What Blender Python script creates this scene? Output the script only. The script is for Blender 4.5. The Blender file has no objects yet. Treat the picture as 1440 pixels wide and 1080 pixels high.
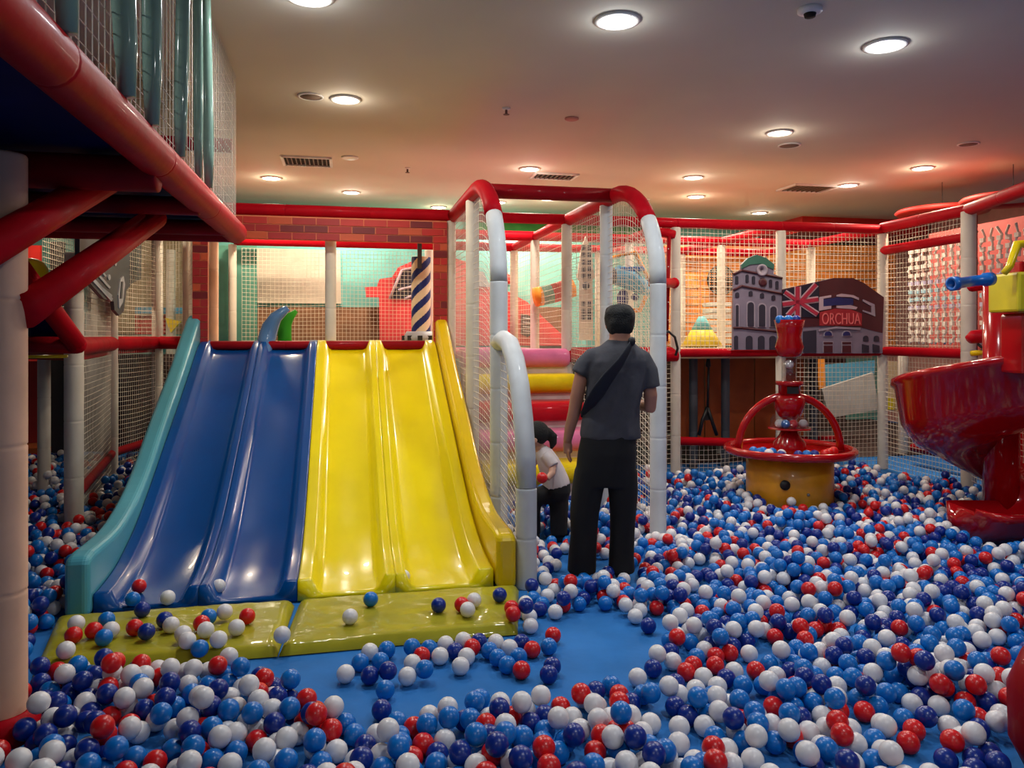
import bpy, bmesh, math, random
import numpy as np
from mathutils import Vector, Matrix, noise
random.seed(7)
C = bpy.context.scene
PI = math.pi
# ------------------------------------------------------------------ camera, world, exposure
F = 1100.0; CX = 720.0; HY = 472.0; CZ = 1.515
camd = bpy.data.cameras.new('camera'); cam = bpy.data.objects.new('camera', camd); C.collection.objects.link(cam)
camd.sensor_width = 36.0; camd.lens = 36.0 * F / 1440.0; camd.shift_y = -(540.0 - HY) / 1440.0
cam.location = (0, 0, CZ); cam.rotation_euler = (PI / 2, 0, 0); C.camera = cam
camd.clip_start = 0.05; camd.clip_end = 100
w = bpy.data.worlds.new('world'); C.world = w; w.use_nodes = True
w.node_tree.nodes['Background'].inputs[0].default_value = (1, .95, .9, 1); w.node_tree.nodes['Background'].inputs[1].default_value = 0.05
C.view_settings.view_transform = 'Standard'; C.view_settings.look = 'None'; C.view_settings.gamma = 1
C.view_settings.use_curve_mapping = False; C.view_settings.exposure = 0.45
C.cycles.use_denoising = True; C.cycles.max_bounces = 7; C.cycles.diffuse_bounces = 4; C.cycles.glossy_bounces = 3
C.cycles.transmission_bounces = 4; C.cycles.transparent_max_bounces = 6
C.cycles.caustics_reflective = False; C.cycles.caustics_refractive = False
C.cycles.sample_clamp_indirect = 4.0
LAMP = 21.0
# ------------------------------------------------------------------ frames of reference
TH = math.radians(12.0); cs, sn = math.cos(TH), math.sin(TH)
OX, OY = -1.89, 7.6
H = 3.4
U3 = Vector((cs, sn, 0)); V3 = Vector((-sn, cs, 0)); Z3 = Vector((0, 0, 1))
def W(u, v, z): return Vector((OX + cs * u - sn * v, OY + sn * u + cs * v, z))
def at(px, py, D): return Vector(((px - CX) / F * D, D, CZ - (py - HY) / F * D))
def atz(px, D, z): return Vector(((px - CX) / F * D, D, z))
def ray(px, py): return Vector(((px - CX) / F, 1, -(py - HY) / F))
def onz(px, py, z):
    r = ray(px, py); t = (z - CZ) / r.z
    return Vector((r.x * t, t, z))
def FP(px, py, v):                                    # pixel onto the plane at local depth v
    r = ray(px, py); o = Vector((0, 0, CZ)); p0 = W(0, v, 0)
    t = (p0 - o).dot(V3) / r.dot(V3)
    return o + r * t
def UV(px, v):
    p = FP(px, HY, v); return (p - W(0, 0, 0)).dot(U3)
def VU(px, u):
    r = ray(px, HY); p0 = W(u, 0, 0); t = p0.dot(U3) / Vector((r.x, 1, 0)).dot(U3)
    return (Vector((r.x * t, t, 0)) - p0).dot(V3)
# ------------------------------------------------------------------ materials
def s2l(c):
    return tuple(((x / 255.0) / 12.92 if x <= 10 else ((x / 255.0 + .055) / 1.055) ** 2.4) for x in c)
MATS = {}
def mat(name, rgb, rough=.5, coat=0.0, var=.06, scale=6.0, bump=0.0, bscale=40.0, metal=0.0, trans=0.0, alpha=1.0, sss=0.0):
    if name in MATS: return MATS[name]
    m = bpy.data.materials.new(name); m.use_nodes = True; nt = m.node_tree; b = nt.nodes['Principled BSDF']
    c = s2l(rgb)
    b.inputs['Roughness'].default_value = rough; b.inputs['Metallic'].default_value = metal
    b.inputs['Coat Weight'].default_value = coat; b.inputs['Coat Roughness'].default_value = .05
    if trans: b.inputs['Transmission Weight'].default_value = trans
    if sss:
        b.inputs['Subsurface Weight'].default_value = sss; b.inputs['Subsurface Scale'].default_value = .01
    if 'foam' in name or 'vinyl' in name or 'padding' in name: b.inputs['Specular IOR Level'].default_value = .05
    if 'fibreglass' in name: b.inputs['Specular IOR Level'].default_value = .25
    tc = nt.nodes.new('ShaderNodeTexCoord')
    if var > 0:
        n = nt.nodes.new('ShaderNodeTexNoise'); n.inputs['Scale'].default_value = scale; n.inputs['Detail'].default_value = 4
        nt.links.new(tc.outputs['Object'], n.inputs['Vector'])
        mr = nt.nodes.new('ShaderNodeMapRange'); mr.inputs[1].default_value = .3; mr.inputs[2].default_value = .7
        mr.inputs[3].default_value = 1 - var * 2; mr.inputs[4].default_value = 1 + var
        nt.links.new(n.outputs[0], mr.inputs[0])
        mx = nt.nodes.new('ShaderNodeVectorMath'); mx.operation = 'SCALE'; mx.inputs[0].default_value = c
        nt.links.new(mr.outputs[0], mx.inputs['Scale']); nt.links.new(mx.outputs[0], b.inputs['Base Color'])
    else: b.inputs['Base Color'].default_value = (*c, 1)
    if bump > 0:
        n2 = nt.nodes.new('ShaderNodeTexNoise'); n2.inputs['Scale'].default_value = bscale; n2.inputs['Detail'].default_value = 3
        nt.links.new(tc.outputs['Object'], n2.inputs['Vector'])
        bp = nt.nodes.new('ShaderNodeBump'); bp.inputs['Strength'].default_value = bump; bp.inputs['Distance'].default_value = .01
        nt.links.new(n2.outputs[0], bp.inputs['Height']); nt.links.new(bp.outputs[0], b.inputs['Normal'])
    MATS[name] = m; return m
def emit(name, rgb, st):
    m = bpy.data.materials.new(name); m.use_nodes = True; b = m.node_tree.nodes['Principled BSDF']
    b.inputs['Emission Color'].default_value = (*s2l(rgb), 1); b.inputs['Emission Strength'].default_value = st
    b.inputs['Base Color'].default_value = (.8, .8, .8, 1); MATS[name] = m; return m
M = dict(
    ceil=mat('ceiling_paint', (214, 206, 190), .8, var=.02, scale=1.2),
    floor=mat('blue_foam_floor', (50, 116, 186), .6, var=.1, scale=3, bump=.15, bscale=25),
    wteal=mat('teal_wall_paint', (120, 196, 186), .7), wcream=mat('cream_wall_paint', (214, 200, 180), .7),
    wdark=mat('dark_backing', (70, 52, 48), .8), worange=mat('orange_wall_board', (226, 138, 52), .6, var=.12, scale=3),
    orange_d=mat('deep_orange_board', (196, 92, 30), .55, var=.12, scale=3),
    green=mat('green_panel_paint', (62, 140, 48), .6, var=.25, scale=3), redp=mat('red_panel_paint', (190, 34, 26), .6),
    red=mat('red_vinyl_foam', (176, 12, 28), .5, coat=.02, var=.08, scale=5, bump=.12, bscale=18),
    redd=mat('dark_red_vinyl', (140, 14, 24), .45, coat=.1, var=.1, scale=4, bump=.12, bscale=18),
    white=mat('cream_vinyl_foam', (214, 206, 192), .5, coat=.05, var=.05, scale=5, bump=.1, bscale=18),
    whiteb=mat('pale_blue_white_foam', (204, 208, 210), .45, coat=.15, var=.05, scale=5, bump=.1, bscale=18),
    beige=mat('beige_vinyl_foam', (222, 178, 150), .5, var=.06, scale=5, bump=.1, bscale=18),
    net=mat('white_net_cord', (222, 210, 190), .8, var=.05), navy=mat('navy_deck_vinyl', (12, 22, 70), .5, var=.1),
    sblue=mat('glossy_blue_fibreglass', (0, 68, 136), .24, coat=.06, var=.04, scale=2),
    sblue2=mat('glossy_dark_blue_fibreglass', (0, 52, 116), .24, coat=.06, var=.04, scale=2),
    teal=mat('glossy_teal_fibreglass', (84, 162, 178), .28, coat=.25, var=.04, scale=2),
    yel=mat('glossy_yellow_fibreglass', (228, 208, 10), .24, coat=.4, var=.03, scale=2),
    yeld=mat('glossy_deep_yellow_fibreglass', (224, 190, 14), .24, coat=.4, var=.03, scale=2),
    mat=mat('olive_yellow_vinyl', (164, 156, 42), .3, coat=.4, var=.08, scale=4, bump=.5, bscale=7),
    sred=mat('glossy_red_fibreglass', (164, 8, 18), .18, coat=.6, var=.05, scale=2),
    bwhite=mat('white_ball_plastic', (226, 224, 226), .32, var=.03, sss=.0), bazure=mat('azure_ball_plastic', (10, 114, 200), .3, var=.03),
    bdark=mat('dark_blue_ball_plastic', (8, 44, 136), .3, var=.03), bred=mat('red_ball_plastic', (214, 26, 30), .3, var=.03),
    pink=mat('pink_vinyl', (216, 116, 160), .3, coat=.3, bump=.15, bscale=9), yv=mat('yellow_vinyl', (228, 200, 24), .3, coat=.3, bump=.15, bscale=9),
    rv=mat('red_step_vinyl', (186, 20, 34), .3, coat=.3, bump=.15, bscale=9), wv=mat('white_step_vinyl', (226, 206, 200), .4),
    black=mat('black_plastic', (22, 22, 24), .5), grey=mat('grey_metal', (120, 124, 128), .4, metal=.3), dgrey=mat('dark_grey_paint_and_shade', (72, 74, 80), .6),
    lgrey=mat('light_grey_board', (180, 180, 178), .6), tan=mat('tan_board', (196, 176, 140), .6),
    brown=mat('brown_board', (134, 92, 62), .7, var=.15), blueb=mat('light_blue_board', (84, 160, 196), .6), gteal=mat('green_teal_board', (88, 150, 132), .7),
    stripew=mat('cream_stripe_paint', (232, 214, 180), .4), stripeb=mat('navy_stripe_paint', (14, 38, 112), .4),
    bodyg=mat('lilac_grey_board', (128, 118, 136), .6), bodyd=mat('dark_window_print', (44, 40, 56), .6), bodyl=mat('pale_stone_print', (160, 148, 162), .6),
    bred_d=mat('dark_maroon_print', (74, 22, 32), .6), fred=mat('flag_red_print', (176, 40, 66), .6), fwhite=mat('flag_white_print', (190, 166, 176), .6),
    fnavy=mat('flag_navy_print', (22, 22, 44), .6), signr=mat('sign_red_print', (160, 34, 44), .6), signp=mat('sign_pink_print', (226, 110, 110), .6),
    dome=mat('green_dome_print', (56, 104, 88), .6), bblue=mat('deep_blue_print', (34, 36, 96), .6),
    carg=mat('charcoal_car_print', (62, 60, 66), .5), carl=mat('silver_car_print', (176, 178, 184), .4), cup=mat('pale_green_padding', (122, 150, 136), .25, coat=.35, bump=.1, bscale=9),
    fount=mat('orange_yellow_drum', (220, 150, 24), .35, coat=.3, var=.1), glass=mat('clear_plastic', (235, 240, 240), .05, trans=1.0, var=0),
    mortar=mat('pale_mortar', (220, 130, 90), .8), bk1=mat('red_brick_print', (164, 26, 28), .55), bk2=mat('orange_brick_print', (196, 78, 40), .55),
    bk3=mat('maroon_brick_print', (116, 16, 24), .55), bk4=mat('bright_red_brick_print', (190, 36, 30), .55),
    skin=mat('skin', (176, 122, 98), .5, var=.04), skinc=mat('child_skin', (206, 158, 134), .5, var=.04), hair=mat('black_hair', (10, 9, 10), .8, var=.2, scale=60, bump=.6, bscale=120),
    shirt=mat('grey_cotton', (70, 70, 77), .95, var=.1, scale=8, bump=.9, bscale=9), pants=mat('black_trouser_cloth', (16, 16, 20), .9, var=.1, bump=.3, bscale=10),
    wshirt=mat('white_cotton', (208, 196, 196), .9, bump=.3, bscale=14), strap=mat('navy_strap_cloth', (18, 20, 34), .8), eye=mat('eye_white', (220, 215, 210), .3),
    ytoy=mat('yellow_toy_plastic', (204, 186, 26), .35, coat=.2), btoy=mat('blue_toy_plastic', (16, 96, 176), .3, coat=.3), orangetoy=mat('orange_toy_vinyl', (232, 150, 60), .4),
    shoe=mat('dark_shoe', (30, 30, 34), .7), coneY=mat('cone_yellow', (240, 214, 60), .5), coneT=mat('cone_teal', (120, 200, 200), .5),
    stair=mat('pale_stair_board', (196, 196, 190), .6), signlilac=mat('web_lilac_strap', (188, 186, 214), .6), webw=mat('web_white_strap', (226, 220, 210), .6),
    webb=mat('web_blue_strap', (160, 206, 220), .6), pinkwall=mat('rose_wall_board', (196, 134, 124), .7, var=.08), vent=mat('vent_grille_paint', (120, 100, 84), .7),
    ventd=mat('vent_dark', (34, 24, 20), .9), lampf=mat('lamp_trim', (236, 232, 226), .4))
gm = bpy.data.materials.new('thin_clear_plastic'); gm.use_nodes = True; nt_ = gm.node_tree; nt_.nodes.clear()
o_, mx_, tr_, gl_ = [nt_.nodes.new(k) for k in ('ShaderNodeOutputMaterial', 'ShaderNodeMixShader', 'ShaderNodeBsdfTransparent', 'ShaderNodeBsdfGlossy')]
gl_.inputs['Roughness'].default_value = .08; tr_.inputs[0].default_value = (.9, .9, .9, 1)
mx_.inputs[0].default_value = .07; nt_.links.new(tr_.outputs[0], mx_.inputs[1]); nt_.links.new(gl_.outputs[0], mx_.inputs[2]); nt_.links.new(mx_.outputs[0], o_.inputs[0])
M['glass'] = gm
M['lamp'] = emit('lamp_glow', (255, 246, 232), 30.0)
# ------------------------------------------------------------------ mesh builder
class MB:
    def __init__(s): s.v = []; s.f = []; s.mi = []; s.sm = []
    def add(s, vs, fs, m=0, smooth=True):
        o = len(s.v); s.v += [Vector(p) for p in vs]; s.f += [tuple(i + o for i in f) for f in fs]; s.mi += [m] * len(fs); s.sm += [smooth] * len(fs)
        return s
    def box(s, c, size, m=0, ax=(U3, V3, Z3)):
        c = Vector(c); a, b, d = [ax[i] * size[i] / 2 for i in range(3)]
        vs = [c + a * i + b * j + d * k for k in (-1, 1) for j in (-1, 1) for i in (-1, 1)]
        return s.add(vs, [(0, 2, 3, 1), (4, 5, 7, 6), (0, 1, 5, 4), (2, 6, 7, 3), (0, 4, 6, 2), (1, 3, 7, 5)], m, False)
    def tube(s, pts, r, n=12, m=0, caps=True, flat=None, smooth=True):
        pts = [Vector(p) for p in pts]; N = len(pts); rs = r if isinstance(r, (list, tuple)) else [r] * N
        vs = []; t0 = (pts[1] - pts[0]).normalized()
        ref = Z3 if abs(t0.z) < .9 else Vector((1, 0, 0)); nrm = (ref - t0 * ref.dot(t0)).normalized()
        for i, p in enumerate(pts):
            t = (pts[min(i + 1, N - 1)] - pts[max(i - 1, 0)])
            if t.length < 1e-9: t = t0
            t.normalize(); nrm = (nrm - t * nrm.dot(t)).normalized(); b = t.cross(nrm)
            ra = rs[i]; rb = ra * (flat or 1)
            for k in range(n):
                a = 2 * PI * k / n; vs.append(p + nrm * (math.cos(a) * ra) + b * (math.sin(a) * rb))
        fs = [(i * n + k, i * n + (k + 1) % n, (i + 1) * n + (k + 1) % n, (i + 1) * n + k) for i in range(N - 1) for k in range(n)]
        if caps: fs += [tuple(range(n - 1, -1, -1)), tuple((N - 1) * n + k for k in range(n))]
        return s.add(vs, fs, m, smooth)
    def loft(s, rings, n=20, m=0):                       # rings: (center, rx, ry) horizontal ellipses (rx along world X)
        vs = []
        for c, rx, ry in rings:
            for k in range(n):
                a = 2 * PI * k / n; ca, sa = math.cos(a), math.sin(a); e = .85
                vs.append(Vector(c) + Vector((math.copysign(abs(ca) ** e, ca) * rx, math.copysign(abs(sa) ** e, sa) * ry, 0)))
        N = len(rings); fs = [(i * n + k, i * n + (k + 1) % n, (i + 1) * n + (k + 1) % n, (i + 1) * n + k) for i in range(N - 1) for k in range(n)]
        fs += [tuple(range(n - 1, -1, -1)), tuple((N - 1) * n + k for k in range(n))]
        return s.add(vs, fs, m)
    def lathe(s, prof, c, n=32, m=0, closed=False, ax=None):          # prof: (r, z)
        c = Vector(c); A, B, Cc = ax or (Vector((1, 0, 0)), Vector((0, 1, 0)), Z3); vs = []
        for r, z in prof:
            for k in range(n):
                a = 2 * PI * k / n; vs.append(c + A * (math.cos(a) * r) + B * (math.sin(a) * r) + Cc * z)
        N = len(prof); fs = [(i * n + k, i * n + (k + 1) % n, (i + 1) * n + (k + 1) % n, (i + 1) * n + k) for i in range(N - 1) for k in range(n)]
        if closed: fs += [((N - 1) * n + k, (N - 1) * n + (k + 1) % n, (k + 1) % n, k) for k in range(n)]
        else:
            fs += [tuple(range(n - 1, -1, -1)), tuple((N - 1) * n + k for k in range(n))]
        return s.add(vs, fs, m)
    def prism(s, poly, th, m=0):                          # poly: 3D points; extruded by the vector th
        n = len(poly); vs = [Vector(p) for p in poly] + [Vector(p) + th for p in poly]
        return s.add(vs, [tuple(range(n)), tuple(range(2 * n - 1, n - 1, -1))] + [(i, i + n, (i + 1) % n + n, (i + 1) % n) for i in range(n)], m, False)
    def sphere(s, c, r, n=16, m=0, sc=(1, 1, 1)):
        k = n // 2; prof = [(math.sin(PI * i / k) * 1.0, -math.cos(PI * i / k)) for i in range(k + 1)]
        prof[0] = (1e-4, -1); prof[-1] = (1e-4, 1); vs = []; c = Vector(c)
        for rr, z in prof:
            for j in range(n):
                a = 2 * PI * j / n; vs.append(c + Vector((math.cos(a) * rr * r * sc[0], math.sin(a) * rr * r * sc[1], z * r * sc[2])))
        return s.add(vs, [(i * n + j, i * n + (j + 1) % n, (i + 1) * n + (j + 1) % n, (i + 1) * n + j) for i in range(k) for j in range(n)], m)
    def grid(s, fn, nu, nv, m=0):
        vs = [fn(i / nu, j / nv) for j in range(nv + 1) for i in range(nu + 1)]
        return s.add(vs, [(j * (nu + 1) + i, j * (nu + 1) + i + 1, (j + 1) * (nu + 1) + i + 1, (j + 1) * (nu + 1) + i) for j in range(nv) for i in range(nu)], m)
OFF = {}
def obj(name, mb, mats, parent=None, loc=None, label=None, cat=None, group=None, kind=None, bevel=0, remesh=0, smooth_it=6, sub=0):
    me = bpy.data.meshes.new(name)
    org = OFF[parent.name] if parent else (Vector(loc) if loc is not None else Vector((0, 0, 0)))
    me.from_pydata([tuple(p - org) for p in mb.v], [], mb.f)
    for m in (mats if isinstance(mats, (list, tuple)) else [mats]): me.materials.append(m)
    me.polygons.foreach_set('material_index', mb.mi); me.polygons.foreach_set('use_smooth', mb.sm)
    bm = bmesh.new(); bm.from_mesh(me); bmesh.ops.recalc_face_normals(bm, faces=bm.faces); bm.to_mesh(me); bm.free(); me.update()
    o = bpy.data.objects.new(name, me); C.collection.objects.link(o)
    if parent: o.parent = parent
    else: o.location = org
    OFF[o.name] = org
    if bevel:
        b = o.modifiers.new('bevel', 'BEVEL'); b.width = bevel; b.segments = 2 if bevel < .03 else 4; b.limit_method = 'ANGLE'; b.angle_limit = .7
    if remesh:
        r = o.modifiers.new('remesh', 'REMESH'); r.mode = 'VOXEL'; r.voxel_size = remesh; r.use_smooth_shade = True
        q = o.modifiers.new('smooth', 'SMOOTH'); q.factor = .5; q.iterations = smooth_it
    if sub:
        q = o.modifiers.new('sub', 'SUBSURF'); q.levels = sub; q.render_levels = sub
    tag(o, label, cat, group, kind); return o
def tag(o, label=None, cat=None, group=None, kind=None):
    if label: o['label'] = label
    if cat: o['category'] = cat
    if group: o['group'] = group
    if kind: o['kind'] = kind
def thing(name, loc, label, cat, group=None):
    o = bpy.data.objects.new(name, None); C.collection.objects.link(o); o.location = loc; o.empty_display_size = .1
    OFF[o.name] = Vector(loc); tag(o, label, cat, group); return o
def copy_tree(o, dloc=None, parent=None):
    c = o.copy(); C.collection.objects.link(c); OFF[c.name] = OFF[o.name]
    if parent: c.parent = parent
    for ch in list(o.children): copy_tree(ch, None, c)
    return c
# padded pole with seams between foam sleeves
def pole(mb, a, b, r=.055, seg=.45, n=14, m=0):
    a, b = Vector(a), Vector(b); L = (b - a).length; k = max(1, round(L / seg)); pts = []; rs = []
    for i in range(k):
        t0, t1 = i / k, (i + 1) / k; e = .006 / L
        for t, rr in ((t0, r * .95), (t0 + e, r), (t0 + 3 * e, r), (t1 - 3 * e, r), (t1 - e, r)): pts.append(a.lerp(b, t)); rs.append(rr)
    pts.append(b); rs.append(r * .95)
    return mb.tube(pts, rs, n, m)
def post(parent, p, z0, z1, r=.055, m='white'):
    mb = MB(); pole(mb, (p[0], p[1], z0), (p[0], p[1], z1), r); return obj('post', mb, M[m], parent)
def rail(parent, a, b, r=.05, m='red', name='rail'):
    mb = MB(); pole(mb, a, b, r, .7); return obj(name, mb, M[m], parent)
def net(parent, fn, nu, nv, r=.0026, su=6, sv=6, name='net', m='net', sag=.02, bulge=.02, ph=0.0):
    mb = MB()
    def g(s, t):
        p = fn(s, t); q = noise.noise(Vector((s * 3 + ph, t * 3, ph))) 
        return p + V3 * (q * bulge) + Z3 * (-sag * math.sin(PI * s) * (1 - abs(2 * t - 1)))
    for i in range(nu + 1):
        mb.tube([g(i / nu, j / sv) for j in range(sv + 1)], r, 3, caps=False)
    for j in range(nv + 1):
        mb.tube([g(i / su, j / nv) for i in range(su + 1)], r, 3, caps=False)
    return obj(name, mb, M[m], parent, kind='stuff')
def quad(a, b, c, d):                                   # bilinear patch: a(0,0) b(1,0) c(1,1) d(0,1)
    a, b, c, d = Vector(a), Vector(b), Vector(c), Vector(d)
    return lambda s, t: (a.lerp(b, s)).lerp(d.lerp(c, s), t)
def cell(L, c=.05): return max(2, round(L / c))
def fnet(parent, u0, u1, v, z0, z1, c=.05, **k):
    return net(parent, quad(W(u0, v, z0), W(u1, v, z0), W(u1, v, z1), W(u0, v, z1)), cell(u1 - u0, c), cell(z1 - z0, c), **k)
def wnet(parent, p, q, z0, z1, c=.05, **k):
    p, q = Vector(p), Vector(q); L = (q.xy - p.xy).length
    return net(parent, quad((p.x, p.y, z0), (q.x, q.y, z0), (q.x, q.y, z1), (p.x, p.y, z1)), cell(L, c), cell(z1 - z0, c), **k)
def pixpoly(mb, pts, v, th=.03, m=0):                   # a cut-out board standing in the plane v, thickness backwards
    return mb.prism([FP(x, y, v) for x, y in pts], V3 * th, m)
# ------------------------------------------------------------------ the room
def slab(name, c, size, m, **k): return obj(name, MB().box(c, size), M[m], kind='structure', **k)
slab('floor', W(1, -3.6, -.05), (17.4, 16.4, .1), 'floor')
slab('ceiling', W(1, -3.6, H + .05), (17.4, 16.4, .1), 'ceil')
wb = slab('wall_back', W(1, 4.65, H / 2), (17.4, .1, H), 'wteal')
slab('wall_left', W(-7.75, -3.6, H / 2), (.1, 16.4, H), 'wcream')
slab('wall_right', W(9.75, -3.6, H / 2), (.1, 16.4, H), 'pinkwall')
slab('wall_front', W(1, -11.85, H / 2), (17.4, .1, H), 'wcream')
# coloured frieze boards below the ceiling
slab('trim_1', W(-2.4, 4.55, H - .12), (9, .08, .24), 'wteal')
slab('trim_2', W(3.9, 4.55, H - .1), (3.4, .08, .2), 'green')
slab('trim_3', W((UV(1128, 3.3) + 9.6) / 2, 3.95, H - .12), (9.6 - UV(1128, 3.3), 1.3, .24), 'redp')
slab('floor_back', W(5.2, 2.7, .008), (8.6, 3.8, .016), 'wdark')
# ------------------------------------------------------------------ ceiling fittings
def onceil(px, py): return onz(px, py, H)
lit = [('large round downlight, the brightest one above the man, nearest the top edge', 868, 28, .115),
       ('pale oval-looking downlight at the upper right of the ceiling', 1245, 63, .115),
       ('round downlight left of centre beside a dark round grille', 486, 139, .1),
       ('round downlight right of centre above a dark round speaker grille', 1096, 186, .1),
       ('round downlight touching a patterned air vent near the arch top', 745, 237, .1),
       ('round downlight above the right padded arch', 975, 249, .1),
       ('round downlight at the right beside the square vent', 1193, 260, .1),
       ('small round downlight close to the brick lintel, left of the arches', 494, 270, .1),
       ('farthest round downlight, above the green frieze at the back', 1068, 299, .1),
       ('round downlight cut by the top edge of the picture, left of centre', 435, -6, .115),
       ('downlight seen through the arch just under its red cross bar', 700, 284, .1)]
def area(p, power, size=.2, col=(1, .93, .84)):
    l = bpy.data.lights.new('lamp_light', 'AREA'); l.shape = 'DISK'; l.size = size; l.energy = power; l.color = col
    o = bpy.data.objects.new('lamp_light', l); C.collection.objects.link(o); o.location = p; return o
def downlight(p, r, label, power=LAMP, col=(1, .93, .84)):
    t = thing('ceiling_downlight', p, label, 'ceiling light', 'downlights in the ceiling')
    mb = MB().lathe([(r + .02, 0), (r + .022, -.012), (r, -.016), (r - .008, -.008), (r - .01, 0)], p, 28, closed=True); obj('trim_ring', mb, M['lampf'], t)
    mb = MB().lathe([(r - .008, -.004), (r - .008, -.010), (.001, -.012)], p, 24); obj('diffuser', mb, M['lamp'], t)
    a = area((0, 0, -.03), power, 2 * r, col); a.parent = t; a.name = 'bulb'
    l = bpy.data.lights.new('halo_fill', 'POINT'); l.energy = power * .09; l.color = col; l.shadow_soft_size = .05; g = bpy.data.objects.new('halo_fill', l); C.collection.objects.link(g); g.location = (0, 0, -.11); g.parent = t  # added point light, brightens the ceiling around each fitting
    return t
for lb, px, py, r in lit:
    cool = py < 80
    downlight(onceil(px, py), r, lb, LAMP * (.7 if cool else 1.0), (.9, .96, 1) if cool else (1, .89, .74))
for k, (x, y) in enumerate([(-2.6, 2.2), (1.4, 1.2), (4.6, 3.2), (-.6, -1.6), (3.2, -2.0)]):
    downlight(Vector((x, y, H)), .11, ['downlight over the near left of the pit, out of the picture', 'downlight above the photographer', 'downlight over the near right of the pit, out of the picture', 'downlight behind the photographer on the left', 'downlight behind the photographer on the right'][k], LAMP * .72, (.95, .97, 1))
for u, v, lb in ((-.6, 1.9, 'downlight hidden behind the brick lintel over the slide tower'), (1.6, 3.6, 'downlight over the red car board'), (4.9, 2.0, 'downlight behind the flag board'), (-3.0, 1.8, 'downlight over the left netted walkway'), (6.6,-.2,'downlight over the webbing climb on the right'), (3.0, 2.6, 'downlight over the back passage by the clock tower')):
    downlight(W(u, v, H), .1, lb, LAMP * 1.4, (1, .84, .6))
def grille(p, r, label):
    t = thing('ceiling_speaker', p, label, 'speaker', 'round speaker grilles')
    obj('frame', MB().lathe([(r, 0), (r, -.01), (r - .015, -.012), (r - .02, 0)], p, 24, closed=True), M['lampf'], t)
    obj('grille', MB().lathe([(r - .015, -.003), (r - .015, -.008), (.001, -.01)], p, 24), M['vent'], t)
grille(onceil(437, 135), .1, 'dark round speaker grille left of the downlight')
grille(onceil(1110, 204), .11, 'dark round speaker grille just below a downlight on the right')
grille(onceil(1362, 202), .1, 'faint round speaker grille near the right edge of the ceiling')
for px, py, lb, cat, r in ((804, 166, 'small pinkish round plate on the ceiling, right of centre', 'plate', .06), (492, 221, 'thin round access plate right of the left vent', 'plate', .09)):
    obj('ceiling_plate', MB().lathe([(r, 0), (r, -.012), (r * .8, -.018), (.001, -.018)], onceil(px, py), 24), M['pinkwall' if r < .08 else 'lampf'], loc=onceil(px, py), label=lb, cat=cat)
def sprinkler(px, py, label):
    p = onceil(px, py); t = thing('fire_sprinkler', p, label, 'sprinkler', 'fire sprinklers on the ceiling')
    obj('flange', MB().lathe([(.035, 0), (.03, -.012), (.012, -.016), (.001, -.016)], p, 16), M['lampf'], t)
    obj('nozzle', MB().lathe([(.01, -.014), (.01, -.05), (.026, -.052), (.026, -.056), (.001, -.056)], p, 12), M['vent'], t)
sprinkler(712, 152, 'small sprinkler head in the middle of the ceiling')
sprinkler(573, 236, 'small sprinkler head right of the left vent')
sprinkler(911, 280, 'small sprinkler head above the right arch')
p = onceil(1139, 12); t = thing('smoke_detector', p, 'round smoke detector at the top edge, right of centre', 'smoke detector')
obj('base', MB().lathe([(.07, 0), (.07, -.02), (.05, -.03), (.001, -.03)], p, 24), M['lampf'], t)
obj('sensor', MB().lathe([(.035, -.03), (.03, -.05), (.001, -.052)], p, 18), M['ventd'], t)
def vent(px, py, wu, wv, label, n=8, rot=False):
    p = onceil(px, py); t = thing('air_vent', p, label, 'vent', 'air vents in the ceiling')
    fr = MB()
    for sx in (-1, 1): fr.box(p + U3 * sx * wu / 2 - Z3 * .01, (.03, wv + .03, .02)); fr.box(p + V3 * sx * wv / 2 - Z3 * .01, (wu, .03, .02))
    obj('frame', fr, M['lampf'], t); obj('backing', MB().box(p - Z3 * .002, (wu - .03, wv - .03, .004)), M['ventd'], t)
    for i in range(n):
        d = ((i + .5) / n - .5)
        mb = MB().box(p + U3 * d * (wu - .05) - Z3 * .012, (.012, wv - .04, .014), ax=((U3 + Z3 * .5).normalized(), V3, (Z3 - U3 * .5).normalized())); obj('slat', mb, M['vent'], t)
vent(432, 226, .5, .42, 'rectangular slatted air vent at the left of the ceiling', 10)
vent(779, 247, .5, .3, 'patterned air vent right of a downlight, above the arches', 8)
vent(1136, 264, .6, .42, 'square air vent right of centre near the back', 8)
# hanging red rings at the right
def ring_decor(px, py, D, r, label):
    c = at(px, py, D); t = thing('hanging_ring', c, label, 'hanging decoration', 'red round hanging decorations')
    obj('ring', MB().lathe([(r, .0), (r + .03, .03), (r, .06), (r * .55, .06), (r * .5, .03), (r * .55, 0)], c, 36, closed=True), M['redp'], t)
    obj('disc', MB().lathe([(r * .56, .02), (r * .56, .04), (.001, .04)], c, 28), M['wcream'], t)
    obj('wire', MB().tube([c + Z3 * .03, (c.x, c.y, H)], .004, 6), M['black'], t)
ring_decor(1325, 301, 9.6, .5, 'red ring hanging from a wire behind the right rail, the farther one')
ring_decor(1425, 284, 8.6, .5, 'red ring hanging from a wire at the right edge, the nearer one')

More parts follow.
